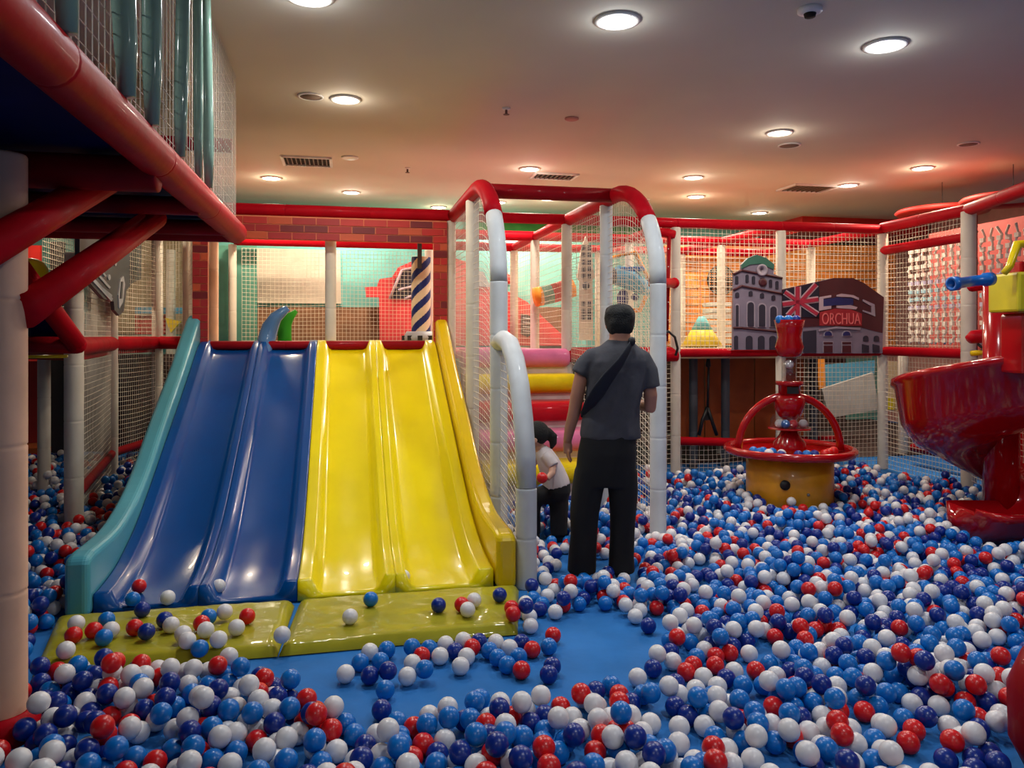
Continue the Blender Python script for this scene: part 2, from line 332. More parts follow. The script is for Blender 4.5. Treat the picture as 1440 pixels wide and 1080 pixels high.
# ------------------------------------------------------------------ main climbing frame
ZT = 2.72; ZD = 1.36; ZS = 1.40
uA0, uA1 = UV(283, 0), UV(617, 0)                        # brick pillars
uE0, uE1 = uA1 + .13, UV(797, 0)                         # entrance between arches
uR = [UV(950, 0), UV(1098, 0), UV(1241, 0)]
T = thing('climbing_frame', W(0, 0, 0), 'tall padded climbing frame behind the slides, red rails, cream posts and white netting', 'climbing frame')
VR = (0, 1.4, 2.6)
def P(u, v, z0, z1, r=.055, m='white'): p = W(u, v, 0); return post(T, p, z0, z1, r, m)
us = [uA0, uA1, uE1] + uR
for v in VR:
    rail(T, W(uA0 - .05, v, ZT), W(uE0 if v == 0 else uE1, v, ZT), .06)
    if v == 0: rail(T, W(uE0, v, ZT), W(uE1, v, ZT), .055)
    rail(T, W(uE1, v, ZT), W(uR[0], v, ZT), .055); rail(T, W(uR[0], v, ZT), W(uR[1], v, ZT), .055); rail(T, W(uR[1], v, ZT), W(uR[2], v, ZT), .055)
for u in (uA0, uE1, uR[0], uR[1], uR[2]):
    rail(T, W(u, .06, ZT), W(u, 1.34, ZT), .05); rail(T, W(u, 1.46, ZT), W(u, 2.54, ZT), .05)
for u in (uE1, uR[0], uR[1], uR[2]): P(u, 0, 0, ZT - .05)
for u in (uE1, uR[0], uR[1], uR[2]):
    for v in (1.4, 2.6): P(u, v, 0, ZT - .05)
P(UV(465, .15), .15, ZS, 2.55); P(UV(300, 1.4), 1.4, ZS, ZT - .05, .055, 'beige'); P(UV(327, 2.6), 2.6, ZS, ZT - .05, .05)
P(UV(603, 2.3), 2.3, ZS, ZT - .1, .055); P(UV(465, 2.6), 2.6, ZS, ZT - .05, .05, 'beige')
P(uA1 + .12, .02, 0, ZT - .05)
# decks; tan is an unseen colour picked to bounce warm light upward
obj('deck', MB().box(W((uA0 + uE0) / 2, 1.3, ZS - .04), (uE0 - uA0, 2.6, .08)), M['tan'], T, bevel=.02)
obj('deck', MB().box(W((uE0 + uE1) / 2, 1.35, ZD - .04), (uE1 - uE0 - .01, 2.5, .08)), M['pink'], T, bevel=.02)
obj('deck', MB().box(W((uE1 + uR[2]) / 2, 1.36, ZD - .06), (uR[2] - uE1, 2.4, .08)), M['tan'], T, bevel=.02)
rail(T, W(uA0, -.02, ZS + .02), W(uA1 + .05, -.02, ZS + .02), .045, 'redd', 'deck_rail')
rail(T, W(uE1, 0, ZD - .02), W(uR[0], 0, ZD - .02), .055, 'red', 'deck_rail')
rail(T, W(uR[0], 0, ZD - .03), W(uR[1], 0, ZD - .03), .045, 'red', 'deck_rail'); rail(T, W(uR[1], 0, ZD - .03), W(uR[2], 0, ZD - .03), .045, 'red', 'deck_rail')
rail(T, FP(955, 620, 0), FP(1040, 622, 0), .045, 'red', 'low_rail')
# nets of the frame
fnet(T, uA0 + .05, UV(465, 2.6), 2.55, ZS, ZT - .1, ph=1); fnet(T, UV(465, 2.6), uE1, 2.55, ZS, ZT - .1, ph=2)
fnet(T, uE1 + .05, uR[0] - .05, 0.0, ZD + .05, ZT, ph=3, c=.055)
fnet(T, uR[0] + .03, uR[1], -.02, ZD, ZT, ph=4); fnet(T, uR[1], uR[2], -.02, ZD, ZT, ph=5)
fnet(T, uE1 + .06, uR[0], 0, 0, ZD - .05, ph=6)
fnet(T, uR[0] + .03, UV(1045, 0), .02, 0, .38, ph=7); fnet(T, UV(1120, 0), uR[2], 0, 0, ZD - .05, ph=8)
for v in (1.35,): fnet(T, uR[0], uR[2], v, ZD, ZT, ph=9, c=.07)
for u in (uE1, uR[0]): net(T, quad(W(u, .1, ZD), W(u, 2.5, ZD), W(u, 2.5, ZT), W(u, .1, ZT)), 40, 22, ph=10)
# posts below the right deck; dark grey puts their shade into the colour
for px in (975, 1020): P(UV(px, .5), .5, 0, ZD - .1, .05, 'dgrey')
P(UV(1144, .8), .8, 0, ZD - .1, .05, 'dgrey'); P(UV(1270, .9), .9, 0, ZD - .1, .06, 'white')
mb = MB().tube([FP(905, 322, -.02), FP(948, 330, -.02)], .05); obj('rail', mb, M['red'], T)
obj('upright_bar', MB().tube([FP(941, 332, -.04), FP(937, 480, -.04)], .022), M['redd'], T)
for y in (350, 375, 400, 425, 450, 468):
    obj('screw', MB().sphere(FP(940, y, -.065), .007, 8), M['lgrey'], T)
# brick facing of the tower: every brick a part
BR = thing('brick_facade', W(0, -.06, ZS), 'toy brick surround of red and orange bricks framing the top of the slides', 'brick surround')
bw, bh = .225, .072
obj('backing_panel', MB().box(W((uA0 + uA1) / 2, -.035, 2.546), (uA1 - uA0 + .15, .03, .226)).box(W(uA0, -.035, 1.93), (.14, .03, 1.02)).box(W(uA1 + .01, -.035, 1.93), (.14, .03, 1.02)), M['mortar'], BR)
protos = {}
def brick(u, z, wd):
    k = random.choices(['bk1', 'bk2', 'bk3', 'bk4'], [5, 2, 2, 4])[0]; key = (k, round(wd, 3))
    if key not in protos:
        mb = MB().box(Vector((0, 0, 0)), (wd - .009, .01, bh - .009)); me = bpy.data.meshes.new('brick')
        me.from_pydata([tuple(q) for q in mb.v], [], mb.f); me.materials.append(M[k]); protos[key] = me
    o = bpy.data.objects.new('brick', protos[key]); C.collection.objects.link(o); o.parent = BR
    o.location = W(u, -.0535 + random.uniform(-.0015, .001), z) - OFF[BR.name]
for row in range(3):
    z = 2.47 + row * bh; x = uA0 - .07; first = (bw * .5 if row % 2 else bw)
    while x < uA1 + .08:
        wd = min(first, uA1 + .08 - x); first = bw
        if wd > .03: brick(x + wd / 2, z, wd)
        x += wd + 1e-6
for uc in (uA0, uA1 + .01):
    for row in range(14):
        z = 2.47 - (row + 1) * bh
        if row % 2: brick(uc, z, .14)
        else: brick(uc - .035, z, .07); brick(uc + .035, z, .07)
# ------------------------------------------------------------------ back scenery behind the nets
vb = 3.3
obj('mural_wall', MB().box((FP(330, 400, vb) + FP(800, 400, vb)) / 2 * 1 + Z3 * (1.95 - ((FP(330, 400, vb) + FP(800, 400, vb)) / 2).z), (5.2, .06, 1.95)), M['wteal'], label='turquoise mural wall seen through the net above the slides', cat='mural wall', loc=W(0, vb, 1))
def board(name, pts, v, m, label, cat, th=.03):
    mb = MB(); pixpoly(mb, pts, v, th); c = sum(mb.v, Vector()) / len(mb.v); return obj(name, mb, M[m], loc=c, label=label, cat=cat)
board('cream_board', [(361, 349), (478, 352), (480, 427), (362, 426)], vb - .09, 'wcream', 'blank cream board on the turquoise wall left of the middle post', 'board')
board('brown_board', [(362, 432), (535, 432), (535, 484), (362, 484)], vb - .12, 'brown', 'brown skirting board along the bottom of the turquoise wall', 'board')
board('brown_board', [(745, 432), (800, 432), (800, 486), (745, 486)], vb - .12, 'brown', 'short brown board right of the red car board', 'board')
board('green_board', [(308, 345), (361, 345), (361, 484), (308, 484)], vb - .5, 'gteal', 'tall green teal board behind the left tower posts', 'board')
# red car board
cl = FP(640, 440, vb - .25); t = thing('car_board', cl, 'large red vintage car cut-out board behind the net, with black and white windscreen', 'cut-out board')
mb = MB(); pixpoly(mb, [(513, 404), (530, 403), (534, 392), (551, 390), (560, 376), (580, 367), (640, 363), (668, 372), (690, 404), (715, 410), (742, 425), (768, 450), (790, 470), (790, 486), (534, 486), (533, 418), (515, 418)], vb - .25, .04)
obj('body', mb, mat('coral_red_print', (226, 66, 70), .6), t)
mb = MB(); pixpoly(mb, [(549, 420), (556, 392), (568, 379), (582, 377), (582, 420)], vb - .28, .02); obj('windscreen', mb, M['bodyd'], t)
mb = MB()
for a, b in (((548, 420), (565, 380)), ((565, 380), (584, 376)), ((560, 408), (583, 402)), ((570, 420), (584, 414))): mb.tube([FP(*a, vb - .29), FP(*b, vb - .29)], .018, 6)
obj('windscreen_frame', mb, M['fwhite'], t)
mb = MB(); pixpoly(mb, [(662, 380), (680, 382), (690, 404), (664, 402)], vb - .28, .02); obj('side_window', mb, M['carl'], t)
mb = MB(); pixpoly(mb, [(733, 441), (750, 445), (752, 468), (742, 474), (733, 470)], vb - .28, .02); obj('grille', mb, M['bodyd'], t)
mb = MB()
for i in range(4): mb.tube([FP(735, 447 + i * 6, vb - .3), FP(749, 449 + i * 6, vb - .3)], .008, 5)
obj('grille_bar', mb, M['carl'], t)
mb = MB(); mb.lathe([(.11, 0), (.11, .03), (.001, .03)], FP(710, 393, vb - .02), 24, ax=(U3, Z3 * .75, -V3)); obj('oval_sign', mb, M['redp'], loc=FP(710, 393, vb), label='small red oval sign on the turquoise wall above the car bonnet', cat='sign')
# striped barber pole
c0 = FP(592, 470, .55); t = thing('striped_pole', c0, 'blue and cream spiral striped pole hanging by the right brick pillar', 'striped pole')
zt, zb = FP(592, 362, .55).z, FP(592, 466, .55).z; r0 = 13.5 / F * c0.y; mb = MB(); n = 72; rows = 170; vs = []; fs = []
for j in range(rows + 1):
    for k in range(n): a = 2 * PI * k / n; vs.append(Vector((c0.x + math.cos(a) * r0 , c0.y + math.sin(a) * r0, zb + (zt - zb) * j / rows)))
for j in range(rows):
    for k in range(n): fs.append((j * n + k, j * n + (k + 1) % n, (j + 1) * n + (k + 1) % n, (j + 1) * n + k))
mb.add(vs, fs); mb.mi = [1 if ((j / rows * 4.2 - k / n * 3) % 1) < .47 else 0 for j in range(rows) for k in range(n)]
mb.add([Vector((c0.x, c0.y, zt))] + vs[-n:], [(0, 1 + k, 1 + (k + 1) % n) for k in range(n)]); obj('striped_cylinder', mb, [M['stripew'], M['stripeb']], t)
obj('base', MB().lathe([(r0 * 1.55, -.1), (r0 * 1.6, -.06), (r0 * 1.3, .0), (.001, .0)], (c0.x - .02, c0.y, zb), 28), M['carl'], t)
mb = MB()
for k in range(9): a = 2 * PI * k / 9; mb.box(Vector((c0.x - .02 + math.cos(a) * r0 * 1.58, c0.y + math.sin(a) * r0 * 1.58, zb - .07)), (.05, .02, .05))
obj('base_pattern', mb, M['black'], t)
obj('hanger', MB().box(Vector((c0.x + .0, c0.y - r0 - .02, (zt + 2.5) / 2 - .02)), (.045, .02, 2.56 - zt + .16)), M['dgrey'], t)
# green curved horn behind the blue divider
mb = MB().tube([FP(401, 488, .35), FP(400, 470, .35), FP(402, 455, .35), FP(408, 445, .35), FP(417, 437, .35)], [.07, .07, .06, .045, .02], 12)
obj('green_horn', mb, mat('green_foam', (60, 150, 40), .4), loc=FP(401, 486, .35), label='green curved foam horn behind the top of the blue slides', cat='foam horn')
# round foam roll in the passage
t = thing('foam_roll', FP(775, 418, 1.2), 'horizontal foam roll in orange, teal and red across the passage', 'foam roll')
for a, b, m_ in (((752, 418), (762, 416), 'orangetoy'), ((762, 416), (776, 413), 'gteal'), ((776, 413), (793, 408), 'redp'), ((793, 408), (806, 404), 'orangetoy')):
    obj('sleeve', MB().tube([FP(*a, 1.2), FP(*b, 1.2)], .115, 20), M[m_], t)
# clock tower board in the passage
t = thing('tower_board', FP(826, 470, 1.0), 'pale narrow tower cut-out board standing behind the passage net', 'cut-out board')
mb = MB(); pixpoly(mb, [(815, 478), (815, 395), (812, 390), (817, 352), (824, 332), (831, 352), (836, 390), (833, 395), (834, 478)], 1.0, .03); obj('panel', mb, M['wcream'], t)
for y in (345, 355, 365, 375, 385, 424, 434, 443):
    for x in (818, 826):
        mb = MB(); pixpoly(mb, [(x, y), (x + 5, y), (x + 5, y + 7), (x, y + 7)], .985, .012); obj('window_print', mb, M['bodyd'], t)
mb = MB(); mb.lathe([(.045, 0), (.045, .015), (.001, .015)], FP(824, 402, .99), 20, ax=(U3, Z3, -V3)); obj('clock_face', mb, M['bodyd'], t)
# blue toy plane with yellow frame
c = FP(888, 395, 1.0); t = thing('toy_plane', c, 'blue toy plane with grey nose hanging in a yellow frame behind the right arch', 'toy plane')
obj('fuselage', MB().tube([FP(862, 388, 1.0), FP(868, 387, 1.0), FP(885, 392, 1.0), FP(905, 405, 1.0), FP(920, 416, 1.0)], [.08, .12, .13, .09, .03], 16), M['blueb'], t)
obj('nose', MB().sphere(FP(860, 388, 1.0), .1, 14), M['grey'], t)
obj('wing', MB().prism([FP(872, 376, .9), FP(905, 374, .9), FP(908, 380, .9), FP(874, 384, .9)], V3 * .5), M['btoy'], t, bevel=.01)
obj('tail', MB().prism([FP(903, 400, 1.0), FP(922, 384, 1.0), (FP(922, 414, 1.0))], V3 * .03), M['bblue'], t)
obj('undercarriage', MB().sphere(FP(876, 420, 1.0), .12, 12, sc=(.6, .6, 1.0)).sphere(FP(893, 418, .95), .05, 10), M['bblue'], t)
obj('yellow_frame', MB().tube([FP(858, 435, 1.1), FP(858, 362, 1.1), FP(893, 355, 1.1), FP(916, 400, 1.1), FP(900, 436, 1.1), FP(858, 440, 1.1)], .03, 8), M['orangetoy'], t)
# orange rooms on the right
vo = 2.75
for a, b, m_, nm in ((935, 985, 'worange', 'first, left of the white posts'), (985, 1110, 'worange', 'second, behind the grey steps'), (1110, 1260, 'worange', 'third, behind the flag board')):
    mb = MB(); pixpoly(mb, [(a, 345), (b - 1, 345), (b - 1, 486), (a, 486)], vo, .04); t = thing('orange_board', FP((a + b) / 2, 486, vo), 'upper orange board at the back of the frame, ' + nm, 'board')
    obj('panel', mb, M[m_], t); mb = MB()
    for k in range(1, 12): mb.tube([FP(a + 2, 345 + k * 12, vo - .01), FP(b - 3, 345 + k * 12, vo - .01)], .008, 4)
    obj('batten', mb, M['tan'], t, kind='stuff')
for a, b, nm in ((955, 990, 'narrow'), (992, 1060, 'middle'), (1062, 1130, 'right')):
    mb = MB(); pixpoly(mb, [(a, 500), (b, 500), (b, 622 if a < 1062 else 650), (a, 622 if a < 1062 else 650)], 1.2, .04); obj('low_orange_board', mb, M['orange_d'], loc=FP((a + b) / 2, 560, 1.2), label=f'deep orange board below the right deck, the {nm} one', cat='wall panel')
mb = MB().box(W((uE1 + uR[0]) / 2, 2.0, .65), (uR[0] - uE1, .05, 1.3)); obj('shade_panel', mb, M['wdark'], loc=W((uE1 + uR[0]) / 2, 2.0, 0), label='dark brown panel standing for the shade below the deck behind the man', cat='wall panel')  # dark panel put in as the shade under the deck
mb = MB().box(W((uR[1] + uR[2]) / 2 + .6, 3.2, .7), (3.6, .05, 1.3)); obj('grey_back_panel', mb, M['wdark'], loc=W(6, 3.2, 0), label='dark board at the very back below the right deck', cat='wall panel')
# round black mesh and grey steps behind
t = thing('round_mesh', FP(1012, 395, 2.5), 'round black mesh disc on the orange board', 'mesh disc')
mb = MB()
for k in range(-5, 6):
    w_ = math.sqrt(max(.01, 1 - (k / 5.5) ** 2)) * .2; c = FP(1014, 394, 2.6)
    mb.tube([c + U3 * k * .037 - Z3 * w_, c + U3 * k * .037 + Z3 * w_], .009, 5); mb.tube([c + Z3 * k * .037 - U3 * w_, c + Z3 * k * .037 + U3 * w_], .009, 5)
obj('wire_mesh', mb, M['black'], t)
obj('ring', MB().tube([FP(1014, 394, 2.6) + (U3 * math.cos(a * PI / 12) + Z3 * math.sin(a * PI / 12)) * .21 for a in range(25)], .012, 6), M['black'], t)
t = thing('grey_steps', FP(1008, 480, 1.7), 'pale grey stepped block behind the cone', 'steps')
for k in range(7): obj('step', MB().box(FP(1008, 480 - k * 8.6, 1.7 + k * .04) , (.28, .3, .055)), M['stair'], t, bevel=.006)
# cone
c = FP(987, 487, .6); t = thing('soft_cone', c, 'yellow foam cone with turquoise tip on the right deck', 'foam cone')
r1 = 30 / F * c.y; h1 = 42 / F * c.y
obj('cone_base', MB().lathe([(r1, 0), (r1 * .5, h1 * .55), (.001, h1 * .55)], c, 6), M['coneY'], t); obj('cone_tip', MB().lathe([(r1 * .5, h1 * .55), (r1 * .16, h1), (.001, h1)], c, 6), M['coneT'], t)
# black hanging harness
t = thing('hanging_harness', FP(997, 500, .35), 'black strap harness hanging below the right deck, ends spread in a Y', 'harness')
obj('buckle', MB().lathe([(.001, -.05), (.03, -.02), (.02, .06), (.001, .07)], FP(996, 512, .35), 10), M['black'], t)
obj('strap', MB().tube([FP(997, 498, .35), FP(996, 540, .35), FP(995, 575, .35)], .014, 8), M['black'], t)
for e in (983, 1008): obj('leg_strap', MB().tube([FP(995, 573, .35), FP((995 + e) / 2 - 1, 590, .35), FP(e, 612, .35)], .02, 8), M['black'], t)
obj('pad', MB().prism([FP(994, 572, .36), FP(1002, 590, .36), FP(988, 592, .36)], V3 * .03), M['black'], t)
# leaning grey board, blue board, posters behind the lower right net
board('leaning_board', [(1156, 547), (1228, 524), (1236, 576), (1166, 588)], 1.6, 'lgrey', 'pale grey board leaning behind the lower net right of the ball fountain', 'board', .05)
board('blue_board', [(1160, 513), (1230, 507), (1230, 525), (1162, 545)], 1.9, 'blueb', 'light blue board behind the leaning grey board', 'board')
board('orange_strip', [(1150, 505), (1160, 505), (1161, 548), (1152, 548)], 1.7, 'orangetoy', 'narrow orange strip left of the light blue board', 'board')
board('tan_poster', [(1246, 508), (1264, 508), (1264, 578), (1246, 578)], 1.8, 'tan', 'tall tan poster behind the corner post', 'poster')
board('green_note', [(1246, 560), (1258, 560), (1258, 576), (1246, 576)], 1.75, 'ytoy', 'small yellow-green square below the tan poster', 'note')
rail(T, W(uR[1] + .2, .9, .22), W(uR[2] + .1, .9, .22), .05, 'redd', 'low_rail')
# ------------------------------------------------------------------ building boards on the deck
vp = -.1
t = thing('clock_tower_board', FP(1066, 492, vp), 'lilac grey domed tower cut-out board standing left of the flag board', 'cut-out board')
mb = MB(); pixpoly(mb, [(1031, 492), (1032, 385), (1043, 379), (1043, 372), (1052, 363), (1064, 358), (1078, 363), (1089, 372), (1088, 385), (1100, 391), (1100, 492)], vp, .035); obj('panel', mb, M['bodyg'], t)
mb = MB(); pixpoly(mb, [(1043, 378), (1043, 372), (1052, 363), (1064, 358), (1078, 363), (1089, 372), (1088, 379), (1070, 371), (1055, 372)], vp - .012, .012); obj('dome', mb, M['dome'], t)
obj('arch_gable', MB().lathe([(.065, 0), (.065, .016), (.05, .022), (.045, .014), (.001, .014)], FP(1071, 380, vp - .01), 24, closed=True, ax=(U3, Z3, -V3)), M['bodyl'], t)
for a, b, y0, y1 in (((1031), 1043, 386, 380), (1043, 1100, 380, 391), (1031, 1043, 408, 402), (1043, 1100, 402, 413), (1031, 1043, 461, 461), (1043, 1100, 461, 467)): obj('cornice', MB().tube([FP(a, y0, vp - .01), FP(b, y1, vp - .01)], .012, 6), M['bred_d'], t)
def arched(x, y0, y1, w_, m_, nm='window_print', sk=0):
    pts = [(x - w_, y1), (x + w_, y1 + sk)] + [(x + w_ * math.cos(a), y0 + w_ - math.sin(a) * w_) for a in [PI * k / 6 for k in range(7)]]
    mb = MB(); pixpoly(mb, pts, vp - .012, .013); return obj(nm, mb, M[m_], t)
for x, dy in ((1036.5, 0), (1051, -2), (1060, 0), (1084, 5), (1093, 7)): arched(x, 388 + dy, 399 + dy, 2, 'bodyd')
obj('clock_face', MB().lathe([(.045, 0), (.045, .018), (.02, .02), (.001, .02)], FP(1072, 397, vp - .0), 20, ax=(U3, Z3, -V3)), M['bred_d'], t)
for x, dy in ((1037, 0), (1056, -2), (1072, 1), (1088, 4)): arched(x, 411 + dy, 418 + dy, 2.6, 'bodyd')
for x, dy, w_ in ((1037, 4, 2.8), (1056, 0, 6), (1072, 3, 6), (1088, 6, 6)):
    arched(x, 423 + dy, 460, w_, 'bodyl', 'arch_print'); 
for x, dy, w_ in ((1037, 4, 1.8), (1056, 0, 4.3), (1072, 3, 4.3), (1088, 6, 4.3)):
    mb = MB(); y0 = 425 + dy; pts = [(x - w_, 459), (x + w_, 459)] + [(x + w_ * math.cos(a), y0 + w_ - math.sin(a) * w_) for a in [PI * k / 6 for k in range(7)]]
    pixpoly(mb, pts, vp - .02, .01); obj('window_print', mb, M['bodyd'], t)
for x in (1035.5, 1054, 1071, 1087): arched(x, 472, 491, 4.5 if x > 1040 else 2.6, 'bodyd', 'door_print')
# flag and hall board
t = thing('flag_hall_board', FP(1172, 497, vp), 'dark hall cut-out board with a big union flag and a red lettered sign', 'cut-out board')
mb = MB(); pixpoly(mb, [(1100, 497), (1100, 407), (1150, 396), (1172, 391), (1200, 391), (1215, 398), (1243, 418), (1241, 497)], vp, .035); obj('panel', mb, M['bodyg'], t)
mb = MB(); pixpoly(mb, [(1100, 462), (1100, 407), (1150, 396), (1172, 391), (1200, 391), (1215, 398), (1243, 418), (1241, 468), (1210, 460), (1160, 458)], vp - .01, .012); obj('upper_storey', mb, M['bred_d'], t)
mb = MB(); pixpoly(mb, [(1101, 446), (1101, 408), (1152, 397), (1152, 446)], vp - .02, .012); obj('flag_field', mb, M['fnavy'], t)
def bar(pa, pb, w0, w1, v, m_, nm, lb=None):
    (x0, y0), (x1, y1) = pa, pb; L = math.hypot(x1 - x0, y1 - y0); nx, ny = -(y1 - y0) / L, (x1 - x0) / L; mb = MB()
    pixpoly(mb, [(x0 + nx * w0, y0 + ny * w0), (x1 + nx * w1, y1 + ny * w1), (x1 - nx * w1, y1 - ny * w1), (x0 - nx * w0, y0 - ny * w0)], v, .01); return obj(nm, mb, M[m_], t)
for (a, b) in (((1122, 403), (1122, 446)), ((1101, 428), (1151, 421))): bar(a, b, 4.5, 4.5, vp - .028, 'fwhite', 'flag_stripe')
for (a, b) in (((1104, 411), (1150, 442)), ((1108, 444), (1148, 400))): bar(a, b, 4, 4, vp - .028, 'fwhite', 'flag_stripe')
for (a, b) in (((1104, 411), (1150, 442)), ((1108, 444), (1148, 400))): bar(a, b, 2.2, 2.2, vp - .036, 'fred', 'flag_stripe')
for (a, b) in (((1122, 403), (1122, 446)), ((1101, 428), (1151, 421))): bar(a, b, 2.6, 2.6, vp - .038, 'fred', 'flag_stripe')
for pts, m_ in (([(1152, 418), (1169, 415), (1169, 418), (1158, 420), (1158, 431), (1169, 430), (1169, 434), (1152, 437)], 'fwhite'), ([(1177, 415), (1184, 413), (1200, 415), (1208, 419), (1208, 422), (1198, 418), (1177, 417)], 'fwhite'),
              ([(1177, 430), (1196, 429), (1206, 432), (1204, 435), (1177, 433)], 'fwhite'), ([(1158, 421), (1178, 418), (1200, 420), (1200, 429), (1176, 429), (1158, 431)], 'bblue'),
              ([(1214, 421), (1230, 428), (1231, 445), (1214, 438), (1214, 436), (1226, 440), (1226, 431), (1214, 424)], 'bodyl'), ([(1153, 439), (1175, 434), (1196, 435), (1212, 441), (1212, 458), (1153, 458)], 'signr'),
              ([(1152, 463), (1176, 459), (1210, 461), (1210, 464), (1176, 462), (1152, 466)], 'bodyl')):
    mb = MB(); pixpoly(mb, pts, vp - .024, .014); obj('facade_print', mb, M[m_], t)
cu = bpy.data.curves.new('sign_text', 'FONT'); cu.body = 'ORCHUA'; cu.extrude = .004; cu.size = 1; tmp = bpy.data.objects.new('tmp_text', cu); C.collection.objects.link(tmp)
bpy.context.view_layer.update(); me = bpy.data.meshes.new_from_object(tmp.evaluated_get(bpy.context.evaluated_depsgraph_get())); bpy.data.objects.remove(tmp)
xs = [q.co.x for q in me.vertices]; ys = [q.co.y for q in me.vertices]; a0 = FP(1156, 456, vp - .03); a1 = FP(1210, 456, vp - .03); a2 = FP(1156, 440, vp - .03)
mb = MB(); mb.add([a0 + (a1 - a0) * ((q.co.x - min(xs)) / (max(xs) - min(xs))) + Z3 * ((a2.z - a0.z) * (q.co.y - min(ys)) / (max(ys) - min(ys))) + V3 * (-q.co.z) for q in me.vertices], [tuple(p.vertices) for p in me.polygons], 0, False)
obj('sign_lettering', mb, M['signp'], t)
for x in (1165, 1191):
    arched(x, 464, 473, 6.2, 'bodyl', 'arch_print'); 
    mb = MB(); pts = [(x - 5, 472), (x + 5, 472)] + [(x + 5 * math.cos(a), 471 - math.sin(a) * 5) for a in [PI * k / 6 for k in range(7)]]; pixpoly(mb, pts, vp - .02, .01); obj('fanlight_print', mb, M['bblue'], t)
    mb = MB(); pixpoly(mb, [(x - 7, 480), (x + 7, 480), (x + 7, 496), (x - 7, 496)], vp - .012, .012); pixpoly(mb, [(x - 6, 481), (x + 6, 481), (x + 6, 484), (x - 6, 484)], vp - .02, .01, 1); pixpoly(mb, [(x - 6, 486), (x + 6, 486), (x + 6, 496), (x - 6, 496)], vp - .02, .01, 1); obj('window_print', mb, [M['bodyl'], M['bred_d']], t)
for x in (1218, 1233):
    mb = MB(); pixpoly(mb, [(x - 5, 484), (x + 4, 486), (x + 4, 496), (x - 5, 496)], vp - .012, .012); obj('window_print', mb, M['bodyd'], t); arched(x, 472, 480, 3.5, 'bodyd')
mb = MB(); pixpoly(mb, [(1130, 466), (1148, 464), (1148, 496), (1130, 496)], vp - .012, .012); obj('door_print', mb, M['bodyd'], t)
# ------------------------------------------------------------------ wave slides
def interp(tab, x):
    tab = sorted(tab)
    if x <= tab[0][0]: return tab[0][1]
    for (a, ya), (b, yb) in zip(tab, tab[1:]):
        if x <= b: s = (x - a) / (b - a); return ya + (yb - ya) * s
    return tab[-1][1]
def smooth_tab(tab, x): return (interp(tab, x - .12) + interp(tab, x - .04) + interp(tab, x + .04) + interp(tab, x + .12)) / 4
RIM = [(.3, 1.475), (-.02, 1.475), (-.12, 1.46), (-.87, 1.05), (-1.61, .67), (-2.0, .465), (-2.4, .275), (-2.81, .155), (-3.1, .125), (-3.5, .12)]
VB, VTOP = -3.24, .02
def rimz(v): return smooth_tab(RIM, v)
def beddepth(v): return .085 + .02 * math.sin(PI * min(1, max(0, (v - VB) / (VTOP - VB))))
def bedz(v): return rimz(v) - min(.1, beddepth(v))
def lane(parent, u0, u1, m_, ml, mr, name='lane'):
    wv = u1 - u0; prof = [(0, -.16), (0, -.012), (.012, 0), (ml, 0), (ml + .018, -.012), (ml + .05, -.8), (ml + .08, -1), (wv / 2, -1.04), (wv - mr - .08, -1), (wv - mr - .05, -.8), (wv - mr - .018, -.012), (wv - mr, 0), (wv - .012, 0), (wv, -.012), (wv, -.16)]
    N = 56; vs = []; n = len(prof)
    for j in range(N + 1):
        v = VB + (VTOP - VB) * j / N; z0 = rimz(v); d = min(.1, beddepth(v))
        sl = (rimz(v + .02) - rimz(v - .02)) / .04; nz = 1 / math.sqrt(1 + sl * sl)
        for a, b in prof:
            z = z0 + (b * d if b > -.5 and b != -.16 else b * d)
            if b == -.16: z = max(.012, z0 - .15)
            vs.append(W(u0 + a, v, max(z, .012)))
    fs = [(j * n + k, j * n + (k + 1) % n, (j + 1) * n + (k + 1) % n, (j + 1) * n + k) for j in range(N) for k in range(n)]
    fs += [tuple(range(n)), tuple(N * n + k for k in range(n - 1, -1, -1))]
    mb = MB().add(vs, fs); o = obj(name, mb, m_, parent); return o
WALL = [(.25, 1.66), (.12, 1.735), (0, 1.72), (-.17, 1.61), (-.79, 1.24), (-1.5, .86), (-1.985, .575), (-2.31, .44), (-2.68, .35), (-3.0, .345), (-3.23, .35)]
def side_panel(parent, u0, u1, m_):
    mb = MB(); top = [(v, z) for v, z in [(v_, smooth_tab(WALL, v_)) for v_ in [VB - .03 + (3.3 + .17) * k / 40 for k in range(41)]]]
    prof = [(VB - .06, .012), (VB - .06, .30), (VB - .045, .335)] + top[1:] + [(.25, 1.64), (.28, 1.5), (.28, 1.2)] + [(v, max(.012, smooth_tab(RIM, v) - .3)) for v in [0, -.4, -.8, -1.2, -1.6, -2.0, -2.3]]
    mb.prism([W(u0, v, z) for v, z in prof], U3 * (u1 - u0)); return obj('side_panel', mb, m_, parent, bevel=.035)
uM = 0.0; uL = -1.06; uRr = 1.13
S1 = thing('double_slide', W(-.55, -1.6, 0), 'glossy blue two-lane wave slide with a teal side wall on the left', 'slide')
lane(S1, uL, -.53, M['sblue'], .06, .035); lane(S1, -.528, uM - .002, M['sblue'], .035, .05)
side_panel(S1, uL - .13, uL - .005, M['teal'])
obj('curled_horn', MB().tube([FP(370, 500, -.12), FP(372, 488, .0), FP(376, 474, .06), FP(380, 460, .06), FP(388, 446, .06), FP(398, 438, .06), FP(405, 433, .06)], [.07, .08, .085, .08, .06, .045, .03], 14), mat('grey_blue_fibreglass', (84, 124, 168), .2, coat=.5), S1)
S2 = thing('double_slide', W(.55, -1.6, 0), 'glossy yellow two-lane wave slide with a yellow side wall on the right', 'slide')
lane(S2, uM + .002, .55, M['yel'], .06, .04); lane(S2, .552, uRr, M['yel'], .04, .07)
side_panel(S2, uRr + .01, uRr + .13, M['yeld'])
